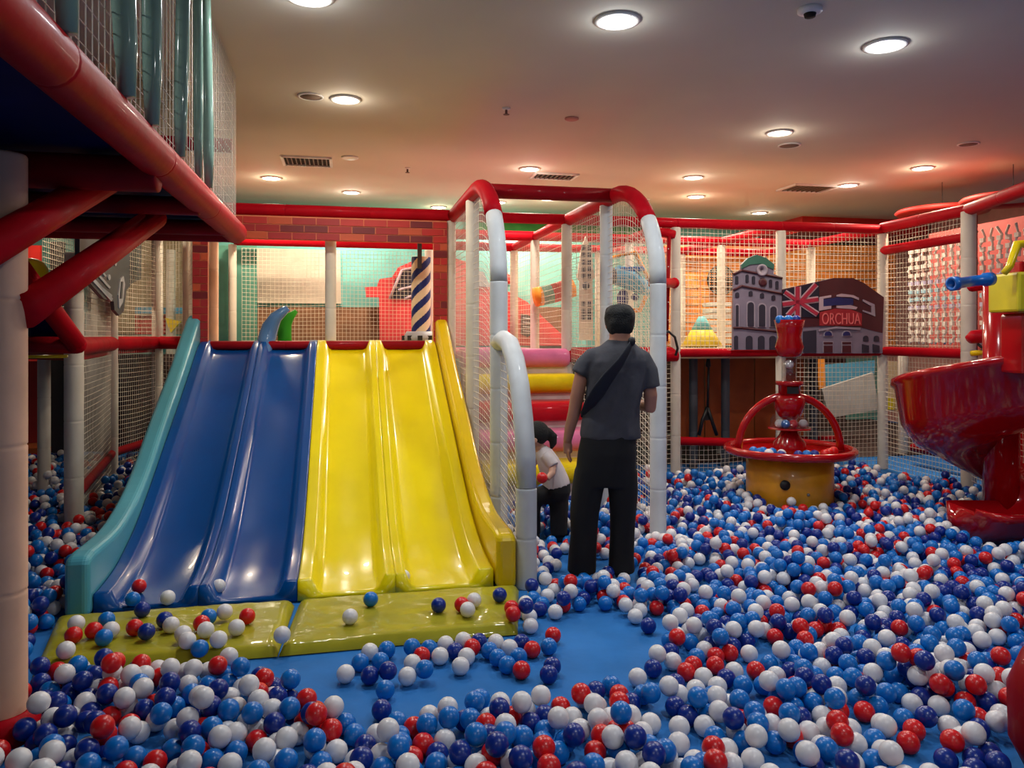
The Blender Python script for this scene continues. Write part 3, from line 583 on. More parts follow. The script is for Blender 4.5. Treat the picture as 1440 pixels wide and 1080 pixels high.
for u0, u1, S, m_ in ((uL, uM, S1, 'sblue2'), (uM + .004, uRr, S2, 'yeld')):
    mb = MB().box(W((u0 + u1) / 2, .11, 1.40), (u1 - u0, .16, .1)); obj('top_lip', mb, M[m_], S, bevel=.02)
# landing mats
def lmat(u00, u01, u10, u11, v0l, v0r, v1, label, seed):      # back edge u00..u01 at v1, front edge u10..u11 at v0
    def fn(s, t):
        ub = u00 + (u01 - u00) * s; uf = u10 + (u11 - u10) * s; u = uf + (ub - uf) * t; vf = v0l + (v0r - v0l) * s; v = vf + (v1 - vf) * t
        e = min(s, 1 - s, t, 1 - t); edge = min(1, e / .045)
        z = .05 * (edge ** .35 if edge > 0 else 0) + .006 * noise.noise(Vector((u * 5 + seed, v * 9, 0))) * edge + .004 * noise.noise(Vector((u * 18 + v * 9, v * 14 + seed, 1))) * edge
        return W(u, v, max(.003, z + .006))
    mb = MB().grid(fn, 70, 30); obj('landing_mat', mb, M['mat'], loc=W((u00 + u01) / 2, v1, 0), label=label, cat='mat')
vM = -4.0
lmat(uL - .16, uM - .01, UV(48, vM + .02), UV(390, vM), vM, vM, VB - .07, 'olive yellow vinyl landing mat at the foot of the blue slide', 0)
lmat(uM + .01, uRr + .14, UV(392, vM), UV(727, vM + .05), vM, vM + .03, VB - .07, 'olive yellow vinyl landing mat at the foot of the yellow slide', 5)

# ------------------------------------------------------------------ entrance arches
A = thing('entrance_arch', W(1.9, -1.6, 0), 'pair of padded arches, red tops on pale white legs, framing the soft steps', 'padded arch')
def arch_path(u, a=-1.45, vf=-2.38, zt=ZT, zl=1.9, n=12):
    return [W(u, -.02, zt), W(u, a * .5, zt), W(u, a, zt)] + [W(u, a + (vf - a) * math.sin(PI / 2 * k / n), zl + (zt - zl) * math.cos(PI / 2 * k / n)) for k in range(1, n + 1)]
for k, u in enumerate((uE0 + .02, uE1 + .02)):
    pth = arch_path(u); cut = 3 + 6
    obj('red_arch', MB().tube(pth[:cut + 1], .066, 16), M['red'], A)
    mb = MB().tube(pth[cut:], .062, 16); pole(mb, pth[-1], (pth[-1].x, pth[-1].y, 0), .062, .42); obj('leg', mb, M['whiteb'], A)
    rail_p = W(u, -1.2, 0); mb = MB(); pole(mb, (rail_p.x, rail_p.y, 0), (rail_p.x, rail_p.y, ZT - .05), .058); obj('post', mb, M['whiteb' if k else 'white'], A)
    def af(s, t, u=u):
        v = -.05 + s * (-2.3); zt = ZT if v > -1.45 else 1.9 + (ZT - 1.9) * math.sqrt(max(0, 1 - ((v + 1.45) / -.95) ** 2)) if v > -2.4 else 1.9
        return W(u, v, t * (zt - .05))
    net(A, af, 42, 50, su=14, ph=20 + k, bulge=.0, sag=.03)
obj('cross_bar', MB().tube([W(uE0 + .02, -1.42, ZT), W(uE1 + .02, -1.42, ZT)], .062, 16), M['redd'], A)
u = uE0 + .02
lp = [W(u, -2.38, 1.46), W(u, -2.55, 1.49), W(u, -2.75, 1.46), W(u, -2.92, 1.36), W(u, -3.06, 1.2), W(u, -3.16, 1.0), W(u, -3.22, .8), W(u, -3.24, .6)]
mb = MB().tube(lp, .062, 16); pole(mb, lp[-1], W(u, -3.24, 0), .064, .4); obj('low_arch', mb, M['whiteb'], A)
def lf(s, t):
    v = -2.4 - s * .82; zt = interp([(-3.24, .6), (-3.16, 1.0), (-3.06, 1.2), (-2.92, 1.36), (-2.75, 1.46), (-2.4, 1.47)], v); return W(u, v, t * (zt - .04))
net(A, lf, 16, 28, su=8, ph=30, bulge=0, sag=.03)
obj('side_arm', MB().tube([FP(918, 398, -.9), FP(946, 398, -.1)], .05, 12).sphere(FP(948, 398, -.1), .058, 12), M['red'], A)
obj('hose', MB().tube([FP(925, 470, -.2), FP(940, 466, -.2), FP(949, 474, -.2), FP(953, 490, -.2), FP(950, 500, -.18)], .014, 8), M['black'], A)
# soft steps
ST = thing('soft_steps', W(1.9, -.8, 0), 'steep soft padded steps with pink, yellow and red rounded treads between white risers', 'soft steps')
ua, ub = uE0 + .1, uE1 - .02
for k, m_ in enumerate(('pink', 'yv', 'rv', 'pink', 'yv')):
    vf = -.12 - .27 * k; z1 = 1.385 - .245 * k; r = .095
    pth = [W(ua, vf, z1 - r), W(ua + .04, vf, z1 - r), W((ua + ub) / 2, vf, z1 - r), W(ub - .04, vf, z1 - r), W(ub, vf, z1 - r)]
    obj('tread', MB().tube(pth, [r * .8, r, r * 1.01, r, r * .8], 22).box(W((ua + ub) / 2, vf + .18, z1 - r), (ub - ua - .02, .34, r * 1.9)), M[m_], ST, label={'pink': 'pink tread', 'yv': 'yellow tread', 'rv': 'red tread'}[m_])
    obj('riser', MB().box(W((ua + ub) / 2, vf + .1, (z1 - 2 * r) / 2), (ub - ua - .01, .2, z1 - 2 * r + .01)), M['wv'], ST)
# deck-top red pads beside the steps
rail(T, W(uE1, -.04, 1.3), W(uR[0], -.04, 1.3), .06, 'red', 'deck_pad')
obj('orange_pad', MB().tube([FP(925, 482, .3), FP(944, 482, .3)], .08, 12), M['orangetoy'], loc=FP(935, 482, .3), label='short orange roll on the deck behind the right arch', cat='foam roll')

# ------------------------------------------------------------------ left netted walkway
ZW = 1.46
L = thing('netted_walkway', (-4.0, 8.0, 0), 'netted walkway on cream posts left of the blue slide, with red padded deck edge', 'climbing frame')
w0, w1, w2, w3 = [Vector(p) for p in ((atz(104, 6.0, 0)), atz(157, 8.2, 0), atz(221, 9.4, 0), atz(265, 9.2, 0))]
wk = atz(45, 8.4, 0); wl = atz(62, 7.3, 0)
for p, z in ((w0, 2.15), (w1, 2.72), (w2, 2.72), (w3, 2.72), (atz(240, 11, 0), 2.72), (atz(130, 10.5, 0), 2.72)):
    post(L, p, 0, z, .068 if p is w0 else .062)
post(L, wl, 0, 1.4, .055)
for a, b in ((w0, w1), (w1, w2), (w2, w3)):
    rail(L, (a.x, a.y, ZW - .03), (b.x, b.y, ZW - .03), .075 if a is not w0 else .075, 'red', 'deck_pad')
    rail(L, (a.x, a.y, 2.72), (b.x, b.y, 2.72), .055); rail(L, (a.x, a.y, .28), (b.x, b.y, .28), .045, 'redd', 'low_rail')
    wnet(L, a, b, .02, ZW - .1, ph=a.x, bulge=.05); wnet(L, a, b, ZW, 2.7, ph=a.y, bulge=.05)
wnet(L, w3, W(uA0, 0, 0), 0.9, 2.7, .055, ph=41)
wnet(L, atz(60, 8.8, 0), atz(130, 10.5, 0), ZW, 2.7, .06, ph=42); wnet(L, atz(130, 10.5, 0), atz(240, 11, 0), ZW, 2.7, .06, ph=43)
mb = MB().prism([(w0.x + .02, w0.y, ZW - .14), (w1.x, w1.y, ZW - .14), (w2.x, w2.y, ZW - .14), (w2.x - .8, w2.y + 1.6, ZW - .14), (w0.x - 2.2, w0.y + 1.5, ZW - .14)], Z3 * .08); obj('deck', mb, M['redd'], L)
def wboard(name, pts, D, m_, label, cat, th=.04):
    q = [at(x, y, D) for x, y in pts]; mb = MB().prism(q, Vector((0, th, 0))); return obj(name, mb, M[m_], loc=q[0], label=label, cat=cat)
wboard('darkness_panel', [(-60, 498), (275, 498), (275, 635), (-60, 635)], 10.2, 'wdark', 'added dark panel standing for the darkness behind the lower nets left of the blue slide', 'board')  # dark panel added to cover the lit background with darkness
wboard('rose_partition', [(30, 330), (275, 330), (275, 470), (30, 470)], 11.4, 'tan', 'tan partition board behind the upper nets left of the brick pillar', 'board')
wboard('low_red_board', [(190, 442), (232, 442), (232, 470), (190, 470)], 11.1, 'redp', 'small red board low behind the walkway net', 'board')
wboard('blue_board', [(190, 432), (262, 432), (262, 441), (190, 441)], 11.0, 'blueb', 'thin pale blue board above the small red board', 'board')
wboard('yellow_flag', [(232, 447), (254, 452), (240, 468)], 10.9, 'coneY', 'yellow triangle board behind the net just left of the blue slide top', 'board')
wboard('red_hanging_panel', [(28, 508), (58, 508), (58, 626), (28, 626)], 8.6, 'redp', 'tall red panel in the gap left of the white post', 'panel')
wboard('red_net_board', [(30, 345), (56, 345), (56, 652), (30, 652)], 9.5, 'redp', 'red board behind the net at the far left', 'board')
wboard('black_board', [(70, 340), (90, 340), (90, 648), (70, 648)], 9.6, 'black', 'narrow black board behind the net at the far left', 'board')
mb = MB().prism([at(30, 632, 7.6), at(72, 628, 7.6), at(60, 622, 8.4), at(30, 624, 8.4)], -Z3 * .05); obj('orange_bench', mb, M['orange_d'], loc=at(50, 628, 7.9), label='low orange bench top left of the white post', cat='bench')
# car cut-out on the walkway net
def CPt(px, py, off=0.0):                               # plane just in front of the walkway net, through w0-w1 extended
    a = w0 + (w1 - w0).normalized() * .0; d = (w1 - w0).normalized(); nrm = Vector((d.y, -d.x, 0)); r = ray(px, py); o = Vector((0, 0, CZ)); p0 = a + nrm * (.13 + off)
    return o + r * ((p0 - o).dot(nrm) / r.dot(nrm))
t = thing('car_cutout', CPt(165, 400), 'charcoal vintage car front cut-out hanging on the walkway net under the red brace', 'cut-out board')
nrmL = Vector(((w1 - w0).normalized().y, -(w1 - w0).normalized().x, 0))
def cpoly(pts, off, m_, nm, th=.02):
    mb = MB().prism([CPt(x, y, off) for x, y in pts], -nrmL * th); return obj(nm, mb, M[m_], t)
cpoly([(112, 305), (199, 305), (199, 392), (186, 398), (178, 408), (174, 438), (168, 444), (161, 436), (160, 424), (146, 420), (130, 402), (118, 386), (112, 370)], 0, 'carg', 'panel', .03)
cpoly([(170, 392), (174, 388), (176, 400), (173, 425), (168, 434), (167, 415)], .012, 'carl', 'wheel_print')
cpoly([(171.5, 396), (173.5, 396), (172, 420), (169.5, 420)], .02, 'carg', 'tyre_print')
for pts in ([(122, 386), (126, 384), (159, 420), (157, 424)], [(132, 381), (135, 380), (156, 404), (154, 406)], [(138, 402), (142, 402), (158, 415), (157, 420)], [(138, 376), (141, 375), (150, 388), (148, 389)]):
    cpoly(pts, .012, 'carl', 'bumper_print')
for x, y, r in ((154, 370, 4), (163, 371, 2), (154, 390, 2.6)):
    cpoly([(x + r * .7 * math.cos(a), y + r * 1.6 * math.sin(a)) for a in [2 * PI * k / 10 for k in range(10)]], .012, 'carl', 'lamp_print')
# small lower corner deck at the far left
t = thing('corner_deck', at(60, 490, 5.8), 'small red padded corner deck with navy panel at the far left', 'padded deck')
obj('sloped_bar', MB().tube([at(24, 372, 5.2), at(108, 484, 5.8)], .07, 14).sphere(at(108, 484, 5.8), .072, 12), M['red'], t)
obj('front_bar', MB().tube([at(20, 484, 5.75), at(106, 486, 5.82)], .062, 14), M['redd'], t)
obj('panel', MB().prism([at(26, 380, 5.5), at(100, 478, 5.9), at(26, 478, 5.9)], Vector((0, .03, 0))), M['navy'], t)
obj('yellow_edge', MB().tube([at(22, 502, 5.8), at(95, 501, 5.85)], .012, 8), M['yeld'], t)
obj('yellow_ball', MB().sphere(at(44, 385, 6.4), .13, 16), M['ytoy'], loc=at(44, 385, 6.4), label='round yellow pad above the red corner deck at the far left', cat='pad')

# ------------------------------------------------------------------ raised platform, upper left
PD = thing('raised_platform', (-2.2, 3.6, 2.2), 'raised deck overhead at the upper left, red padded edge beam, navy underside and braces', 'platform')
fe = at(331, 327, 5.6); d = -V3
e0 = fe; e1 = fe + d * 6.0
mb = MB(); pole(mb, e0, e1, .078, 1.1, 20); mb.sphere(e0, .08, 14); obj('edge_beam', mb, M['red'], PD)
mb = MB(); pole(mb, e0 - Z3 * .01, e0 - U3 * 3.4 - Z3 * .01, .062, 1.2, 16); obj('end_beam', mb, M['redd'], PD)
mb = MB(); pole(mb, e0 + d * .45 - Z3 * .03, e0 + d * .45 - U3 * 3.4 - Z3 * .03, .05, 1.2, 16); obj('cross_beam', mb, M['redd'], PD)
for k, dd in enumerate((2.35,)): mb = MB(); pole(mb, e0 + d * dd - Z3 * .06, e0 + d * dd - U3 * 3.4 - Z3 * .06, .075, 1.2, 16); obj('cross_beam', mb, M['redd'], PD)
mb = MB(); pole(mb, e0 + d * 1.4 - Z3 * .04, e0 + d * 1.4 - U3 * 3.4 - Z3 * .04, .05, 1.2, 16); obj('cross_beam', mb, M['redd'], PD)
mb = MB().box(e0 + d * 3 - U3 * 1.72 + Z3 * .06, (3.36, 5.96, .06)); obj('deck', mb, M['navy'], PD)
np0 = atz(2, 2.95, 0)
mb = MB(); pole(mb, np0, (np0.x, np0.y, 2.2), .086, .62, 20); obj('post', mb, M['beige'], PD)
obj('post_collar', MB().lathe([(.09, 0), (.13, .0), (.13, .07), (.1, .1), (.09, .1)], np0, 24, closed=True), M['red'], PD)
b1a, b1b = at(-70, 380, 2.5), at(152, 252, 3.6); b2a, b2b = at(33, 438, 2.95), at(218, 306, 4.7)
obj('brace', MB().tube([b1a, b1b], .066, 16), M['red'], PD); obj('brace', MB().tube([b2a, b2b], .068, 16), M['red'], PD)
obj('brace', MB().tube([at(-20, 300, 3.6), at(90, 268, 5.0)], .06, 14), M['redd'], PD)
obj('clamp', MB().sphere(at(200, 292, 4.8), .045, 12).tube([at(190, 285, 4.8), at(212, 285, 4.8)], .03, 10), M['black'], PD)
# railing: net and padded bars
q0 = e0 + Z3 * .07; top = H - q0.z - .02
def pnet(a, b, **k): return net(PD, quad(a, b, b + Z3 * top, a + Z3 * top), cell((b - a).length, .065), cell(top, .065), **k)
pnet(q0, q0 + d * 4.2, ph=50, bulge=.0, sag=.0, r=.0022); pnet(q0 - U3 * .02, q0 - U3 * 3.2, ph=51, bulge=.04)
for off in (0.0,): post(PD, q0 - U3 * .9, q0.z, H, .055, 'beige')
rail(PD, q0 - U3 * .02 + Z3 * .55, q0 - U3 * 3.2 + Z3 * .55, .05, 'redd')
mb = MB().box(q0 - U3 * 1.7 + V3 * .3 + Z3 * .55, (2.6, .04, 1.05)); obj('lit_back_panel', mb, M['tan'], loc=q0 - U3 * 1.7 + V3 * .3, label='added beige panel standing for lit wall and ceiling behind the upper left netting', cat='board')  # beige panel added in place of the lit ceiling and wall
for (x0, y0, x1, w_) in ((98, 50, 72, 38), (180, 150, 152, 33), (216, 184, 213, 27), (257, 222, 264, 19), (284, 250, 283, 13), (297, 263, 291, 15)):
    # foot on the beam: solve distance so that the foot shows at x0
    lo, hi = 0.0, 5.0
    for _ in range(40):
        mid = (lo + hi) / 2; q = e0 + d * mid + U3 * .07; sx = CX + F * q.x / q.y
        if sx > x0: lo = mid
        else: hi = mid
    q = e0 + d * lo + Z3 * .05; r_ = w_ / 2 / F * q.y
    topz = H - .03; dx = (x1 - x0) / F * q.y * .9
    pth = [q + Z3 * (topz - q.z) * k / 6 + U3 * dx * (k / 6) ** 1.3 for k in range(7)]
    pth = [p_ + U3 * (.03 + r_) for p_ in pth]
    obj('padded_bar', MB().tube(pth, [r_ * .7, r_ * .95, r_, r_, r_, r_, r_], 20), M['cup'], PD)

# ------------------------------------------------------------------ right wing
RW = thing('right_frame', W(uR[2], -1, 0), 'netted side frame at the right with red rail and cream posts behind the red slide', 'climbing frame')
c0 = W(uR[2], 0, 0); c1 = atz(1362, 7.6, 0); c2 = atz(1470, 6.2, 0)
post(RW, c1, 0, 2.72, .068)
mb = MB().tube([(c1.x + .12, c1.y + .12, 1.2), (c1.x + .12, c1.y + .12, 2.7)], .035, 10); obj('inner_post', mb, M['redd'], RW)
for a, b in ((c0, c1), (c1, c2)):
    rail(RW, (a.x, a.y, ZT + .02), (b.x, b.y, ZT + .02), .06)
    if a is c0:
        rail(RW, (a.x, a.y, ZD - .02), (b.x, b.y, ZD - .02), .05, 'red', 'deck_rail'); wnet(RW, a, b, .02, ZD - .08, ph=61); rail(RW, (a.x, a.y, 2.48), (b.x, b.y, 2.48), .05)
        wnet(RW, a, b, ZD, ZT, ph=62)
rail(RW, (c0.x + .5, c0.y + .3, .2), (c1.x + .6, c1.y, .2), .05, 'redd', 'low_rail')
wnet(RW, c1, c2, 0.02, 1.3, ph=63)
# webbing climb: woven strap wall behind the net
WB = thing('webbing_wall', (c0.x + .6, c0.y, ZD), 'wall of woven white and pale blue webbing straps behind the right net', 'webbing wall')
pa, pb = c0 + Vector((.5, .5, 0)), c1 + Vector((.75, .2, 0)); pb2 = c2 + Vector((.9, .2, 0)); nn = 18
def wp(s, z, o=0.0): return Vector((pa.x + (pb2.x - pa.x) * s + o, pa.y + (pb2.y - pa.y) * s, z))
for k in range(26):
    s = .04 + k / 26; mb = MB(); pts = [wp(s + .006 * math.sin(j * 1.7 + k), 1.42 + 1.2 * j / 14, .018 * (1 if (j + k) % 2 else -1)) for j in range(15)]; mb.tube(pts, .014, 6, flat=.3); obj('strap', mb, M['webw'], WB)
for j in range(12):
    z = 1.46 + j * .095; m_ = 'webb' if j in (5, 6) else ('signlilac' if j in (4, 7) else 'webw'); mb = MB()
    for k in range(26):
        s = .04 + k / 26; c = wp(s, z + .012 * noise.noise(Vector((k * .5, j, 0)))); ax = (wp(1, 0) - wp(0, 0)).normalized()
        mb.box(c, (.055, .03, .045), ax=(ax, Z3.cross(ax), Z3))
    obj('strap_row', mb, M[m_], WB)
mb = MB().prism([Vector((pa.x + .35, pa.y + .1, 1.3)), Vector((pb2.x + .35, pb2.y + .1, 1.3)), Vector((pb2.x + .35, pb2.y + .1, 2.75)), Vector((pa.x + .35, pa.y + .1, 2.75))], Vector((.03, 0, 0))); obj('rose_board', mb, mat('rose_red_board', (170, 70, 64), .7), loc=pa, label='rose red board behind the webbing wall', cat='board')
t = thing('padded_stool', at(1385, 480, 7.0), 'small red padded perch with yellow foot beside the spiral slide top', 'pad')
obj('cushion', MB().tube([at(1362, 478, 7.0), at(1368, 474, 7.0), at(1390, 472, 7.0), at(1408, 474, 7.0)], [.04, .06, .065, .05], 14), M['rv'], t)
obj('leg', MB().tube([at(1375, 484, 7.0), at(1392, 497, 7.0)], .012, 8).tube([at(1394, 484, 7.0), at(1374, 497, 7.0)], .012, 8), M['black'], t)
obj('foot', MB().tube([at(1366, 497, 7.0), at(1396, 495, 7.0)], .025, 10), M['yeld'], t)

# ------------------------------------------------------------------ red spiral slide
SC = atz(1408, 6.25, 0); SP = thing('spiral_slide', SC, 'glossy red fibreglass spiral slide at the right edge', 'slide')
ri, ro = .1, .74
def zb(a):
    pts = [(-130, .10), (-85, .12), (-50, .2), (180, .82), (270, 1.06), (450, 1.5)]
    return (interp(pts, a - 12) + interp(pts, a) + interp(pts, a + 12)) / 3
def section(a):
    rk = ro; hw = .37 if a > -10 else max(.15, .37 - (-10 - a) / 80 * .22)
    hi = .3 if a > 20 else max(.13, .3 - (20 - a) / 110 * .17)
    return [(ri, hi), (ri + .03, hi * .4), (ri + .1, .02), (rk * .55, -.01), (rk - .2, .03), (rk - .09, .12), (rk - .03, hw * .8), (rk, hw), (rk + .03, hw + .025), (rk + .06, hw + .01), (rk + .06, hw - .03), (rk + .03, hw - .05), (rk - .02, .02), (rk - .13, -.14), (rk * .5, -.24), (ri + .02, -.28)]
vs = []; a0, a1, N = -90, 395, 150
RUN = .56; NR = 16
def runsec(q):                                           # straight run-out beyond the last quarter turn, q metres along it
    e = max(0, (q - RUN + .15) / .15); e2 = 1 - math.sqrt(max(0, 1 - e * e)); out = []
    for k, (r_, z) in enumerate(section(-90)):
        mid = .42; rr_ = mid + (r_ - mid) * (1 - .5 * e2) * (1 + .08 * q)
        zz = .09 + z; tgt = .24 if k < 10 else .2; zz = zz + (max(tgt, zz) - zz) * e2 if k < 13 else zz; out.append((rr_, max(.012, zz)))
    return out
for j in range(NR):
    q = RUN * (1 - j / NR)
    for r_, z in runsec(q): vs.append(Vector((SC.x - q, SC.y - r_, z)))
for j in range(N + 1):
    a = a0 + (a1 - a0) * j / N; ar = math.radians(a)
    for r_, z in section(a): vs.append(Vector((SC.x + math.cos(ar) * r_, SC.y + math.sin(ar) * r_, max(.012, zb(a) + z))))
N += NR
n = len(section(0)); fs = [(j * n + k, j * n + (k + 1) % n, (j + 1) * n + (k + 1) % n, (j + 1) * n + k) for j in range(N) for k in range(n)] + [tuple(range(n)), tuple(N * n + k for k in range(n - 1, -1, -1))]
obj('chute', MB().add(vs, fs), M['sred'], SP)
obj('column', MB().lathe([(.13, 0), (.13, 2.0), (.001, 2.0)], SC, 28), M['sred'], SP)
obj('entry_panel', MB().box(atz(1438, 6.9, 1.55), (.5, .06, .55)), M['sred'], SP, bevel=.02)
# ball cannon
BC = thing('ball_cannon', at(1428, 410, 5.4), 'yellow box ball cannon with a blue barrel on a red stand at the right edge', 'ball cannon')
obj('housing', MB().box(at(1450, 412, 5.45), (.4, .34, .27), ax=(Vector((1, 0, 0)), Vector((0, 1, 0)), Z3)), M['ytoy'], BC, bevel=.018)
ba, bb = at(1341, 399, 5.2), at(1410, 390, 5.35); ax = (bb - ba).normalized(); ax2 = Z3.cross(ax).normalized(); ax3 = ax.cross(ax2)
obj('barrel', MB().lathe([(.028, .0), (.047, 0), (.047, .05), (.036, .055), (.036, .3), (.046, .305), (.046, .36), (.028, .36)], ba - ax * .02, 24, closed=True, ax=(ax2, ax3, ax)), M['btoy'], BC)
obj('handle', MB().tube([at(1412, 384, 5.3), at(1420, 374, 5.3), at(1430, 344, 5.35), at(1470, 340, 5.4)], [.022, .024, .03, .03], 10), M['yeld'], BC)
obj('stand', MB().box(atz(1448, 5.48, 1.46), (.26, .26, .42), ax=(Vector((1, 0, 0)), Vector((0, 1, 0)), Z3)), M['sred'], BC, bevel=.02)
obj('red_bracket', MB().box(at(1448, 377, 5.5), (.26, .2, .08), ax=(Vector((1, 0, 0)), Vector((0, 1, 0)), Z3)), M['sred'], BC, bevel=.015)
obj('rear_pad', MB().tube([at(1366, 402, 6.6), at(1412, 396, 6.7)], .05, 10), M['red'], RW)
# dark red pad at the lower right corner
mb = MB().lathe([(.001, .0), (.12, .02), (.17, .12), (.175, .3), (.13, .42), (.001, .46)], atz(1500, 2.66, 0), 28); obj('red_bollard', mb, M['redd'], loc=atz(1500, 2.66, 0), label='dark red rounded pad cut by the lower right corner', cat='padded bollard')

# ------------------------------------------------------------------ ball fountain
fc = atz(1110, 7.05, 0); BF = thing('ball_fountain', fc, 'ball fountain with orange-yellow drum, red rim, red arch and red hourglass funnel', 'ball fountain')
fr = .375; zr = .46
def fz(py): return CZ - (py - HY) / F * 7.05
obj('drum', MB().lathe([(fr - .02, 0), (fr, .02), (fr, fz(640)), (fr - .03, fz(640) + .01), (.001, fz(640) + .01)], fc, 48), M['fount'], BF)
obj('port', MB().lathe([(.042, 0), (.042, .02), (.001, .02)], Vector((fc.x - .16, fc.y - math.sqrt(fr ** 2 - .16 ** 2) + .0, fz(672))), 20, ax=(Vector((1, 0, 0)), Z3, Vector((0, -1, 0)))), M['black'], BF)
obj('drum_bolt', MB().sphere(Vector((fc.x + .03, fc.y - fr, fz(684))), .014, 10), M['grey'], BF)
obj('rim', MB().tube([fc + Vector((math.cos(a) * .54, math.sin(a) * .54, fz(632))) for a in [2 * PI * k / 48 for k in range(49)]], .036, 12, caps=False), M['sred'], BF)
obj('tray', MB().lathe([(.53, fz(632) - .02), (.36, fz(640) - .02), (.001, fz(640)), (.001, fz(640) + .012), (.36, fz(640)), (.53, fz(632))], fc, 40, closed=True), M['sred'], BF)
za = fz(556); zq = fz(632)
ap = [Vector((fc.x + math.cos(a) * .46, fc.y - .18 * 0, zq + (za - zq) * math.sin(a))) for a in [PI * k / 20 for k in range(21)]]
obj('arch', MB().tube(ap, .034, 12), M['sred'], BF)
obj('bell', MB().lathe([(.001, fz(592)), (.05, fz(591)), (.1, fz(584)), (.13, fz(572)), (.14, fz(560)), (.11, fz(556)), (.001, fz(555))], fc, 32), M['sred'], BF)
obj('collar', MB().lathe([(.095, fz(556)), (.095, fz(542)), (.12, fz(541)), (.12, fz(536)), (.001, fz(536))], fc, 28), M['sred'], BF)
obj('dark_window', MB().box(Vector((fc.x, fc.y - .085, fz(548))), (.1, .03, .06), ax=(Vector((1, 0, 0)), Vector((0, 1, 0)), Z3)), M['black'], BF)
obj('tube', MB().lathe([(.07, fz(537)), (.07, fz(498)), (.064, fz(498)), (.064, fz(537))], fc, 28, closed=True), M['glass'], BF)
obj('funnel', MB().lathe([(.07, fz(502)), (.1, fz(500)), (.125, fz(488)), (.1, fz(474)), (.115, fz(462)), (.135, fz(450)), (.125, fz(450)), (.1, fz(462)), (.001, fz(470))], fc, 32), M['sred'], BF)
obj('pedestal', MB().lathe([(.16, fz(640)), (.14, fz(622)), (.09, fz(612)), (.07, fz(604)), (.001, fz(604))], fc, 28), M['sred'], BF)
obj('disc', MB().lathe([(.185, fz(603)), (.19, fz(602)), (.185, fz(601)), (.001, fz(600.5))], fc, 32), M['sred'], BF)
obj('dome', MB().lathe([(.17, fz(601)), (.165, fz(590)), (.14, fz(583)), (.137, fz(583)), (.16, fz(590)), (.166, fz(601))], fc, 32, closed=True), M['glass'], BF)

# ------------------------------------------------------------------ people
DM = 4.85; K = DM / F
def mp(px, py, dy=0.0): return Vector(((px - CX) * K, DM + dy, CZ - (py - HY) * K))
man = thing('person', (mp(850, 815).x, DM, 0), 'man seen from behind in grey T-shirt and wide black trousers, looking down', 'person')
mb = MB()
mb.loft([(mp(857, 640), .15, .1), (mp(858, 600), .15, .1), (mp(863, 560), .15, .1), (mp(868, 520), .16, .1), (mp(871, 498), .14, .08), (mp(872, 484), .09, .07), (mp(872, 476), .066, .066), (mp(871, 462, -.005), .062, .064), (mp(871, 455, .005), .06, .06)], 24)
hd = mp(872, 452, .03)                                   # head: skull, jaw, ears, nose
mb.sphere(hd + Vector((0, .0, .0)), .1, 22, sc=(.78, .95, 1.02)); mb.sphere(hd + Vector((0, .045, -.055)), .062, 16, sc=(.85, .9, 1)); mb.sphere(hd + Vector((0, .108, -.02)), .014, 10, sc=(.8, 1.1, 1.4))
for s in (-1, 1): mb.sphere(hd + Vector((s * .08, -.0, -.018)), .028, 10, sc=(.35, .7, 1.15))
def arm(pts, rs): mb.tube(pts, rs, 14)
aL = [mp(828, 512), mp(818, 526), mp(812, 555, .0), mp(808, 580, .02), mp(802, 605, .05), mp(799, 622, .07)]
arm(aL, [.038, .043, .043, .04, .034, .027])
aR = [mp(900, 512), mp(911, 530), mp(915, 556, .0), mp(915, 573, .02), mp(905, 572, .14), mp(893, 565, .24)]
arm(aR, [.038, .043, .042, .041, .036, .028])
def hand(p, d, side, up, s=1.0):
    d = d.normalized(); side = (side - d * side.dot(d)).normalized(); nb = d.cross(side)
    mb.tube([p, p + d * .04 * s, p + d * .085 * s], [.026 * s, .032 * s, .03 * s], 12, flat=.5)
    for k, (o, ln) in enumerate(((-.026, .062), (-.009, .074), (.009, .07), (.026, .055))):
        b = p + d * .08 * s + side * o * s; q = b + d * ln * .5 * s + up * .006 * s; e = b + d * ln * .92 * s + up * .022 * s
        mb.tube([b - d * .02 * s, b, q, e], [.0095 * s, .0092 * s, .0085 * s, .007 * s], 8)
    b = p + d * .02 * s + side * -.028 * s; mb.tube([b, b + d * .03 * s - side * .02 * s, b + d * .062 * s - side * .026 * s + up * .01], [.012 * s, .011 * s, .008 * s], 8)
hand(mp(799, 621, .07), Vector((.05, .12, -1)), Vector((.25, -1, 0)), Vector((.7, .5, 0)))
hand(mp(893, 565, .24), Vector((-.7, .6, .1)), Vector((.3, .5, -1)), Vector((-.3, 0, .5)))
for x0, x1 in ((820, 818), (873, 873)):
    mb.tube([mp(x0 + 4, 690), mp(x1, 770), mp(x1, 806)], [.07, .05, .04], 12)
obj('body', mb, M['skin'], man, remesh=.0065, smooth_it=4)
hx = lambda z, rx, ry, dy=0: (hd + Vector((0, -.012 + dy, z)), rx, ry)
mb = MB().loft([hx(-.085, .05, .05, -.035), hx(-.07, .07, .06, -.03), hx(-.045, .083, .078, -.018), hx(-.015, .09, .092, -.008), hx(.02, .094, .1), hx(.055, .093, .1), hx(.08, .082, .088), hx(.098, .06, .066), hx(.107, .03, .035)], 32); mb.v = [p + (p - hd).normalized() * .009 * noise.noise(p * 24) for p in mb.v]
ho = obj('hair', mb, M['hair'], man, remesh=.008, smooth_it=2)
fb = MB()
for s in (-1, 1): fb.sphere(hd + Vector((s * .032, .083, .0)), .012, 10)
obj('eyes', fb, M['eye'], man); obj('mouth', MB().tube([hd + Vector((-.02, .098, -.062)), hd + Vector((0, .102, -.064)), hd + Vector((.02, .098, -.062))], .004, 6), M['rv'], man)
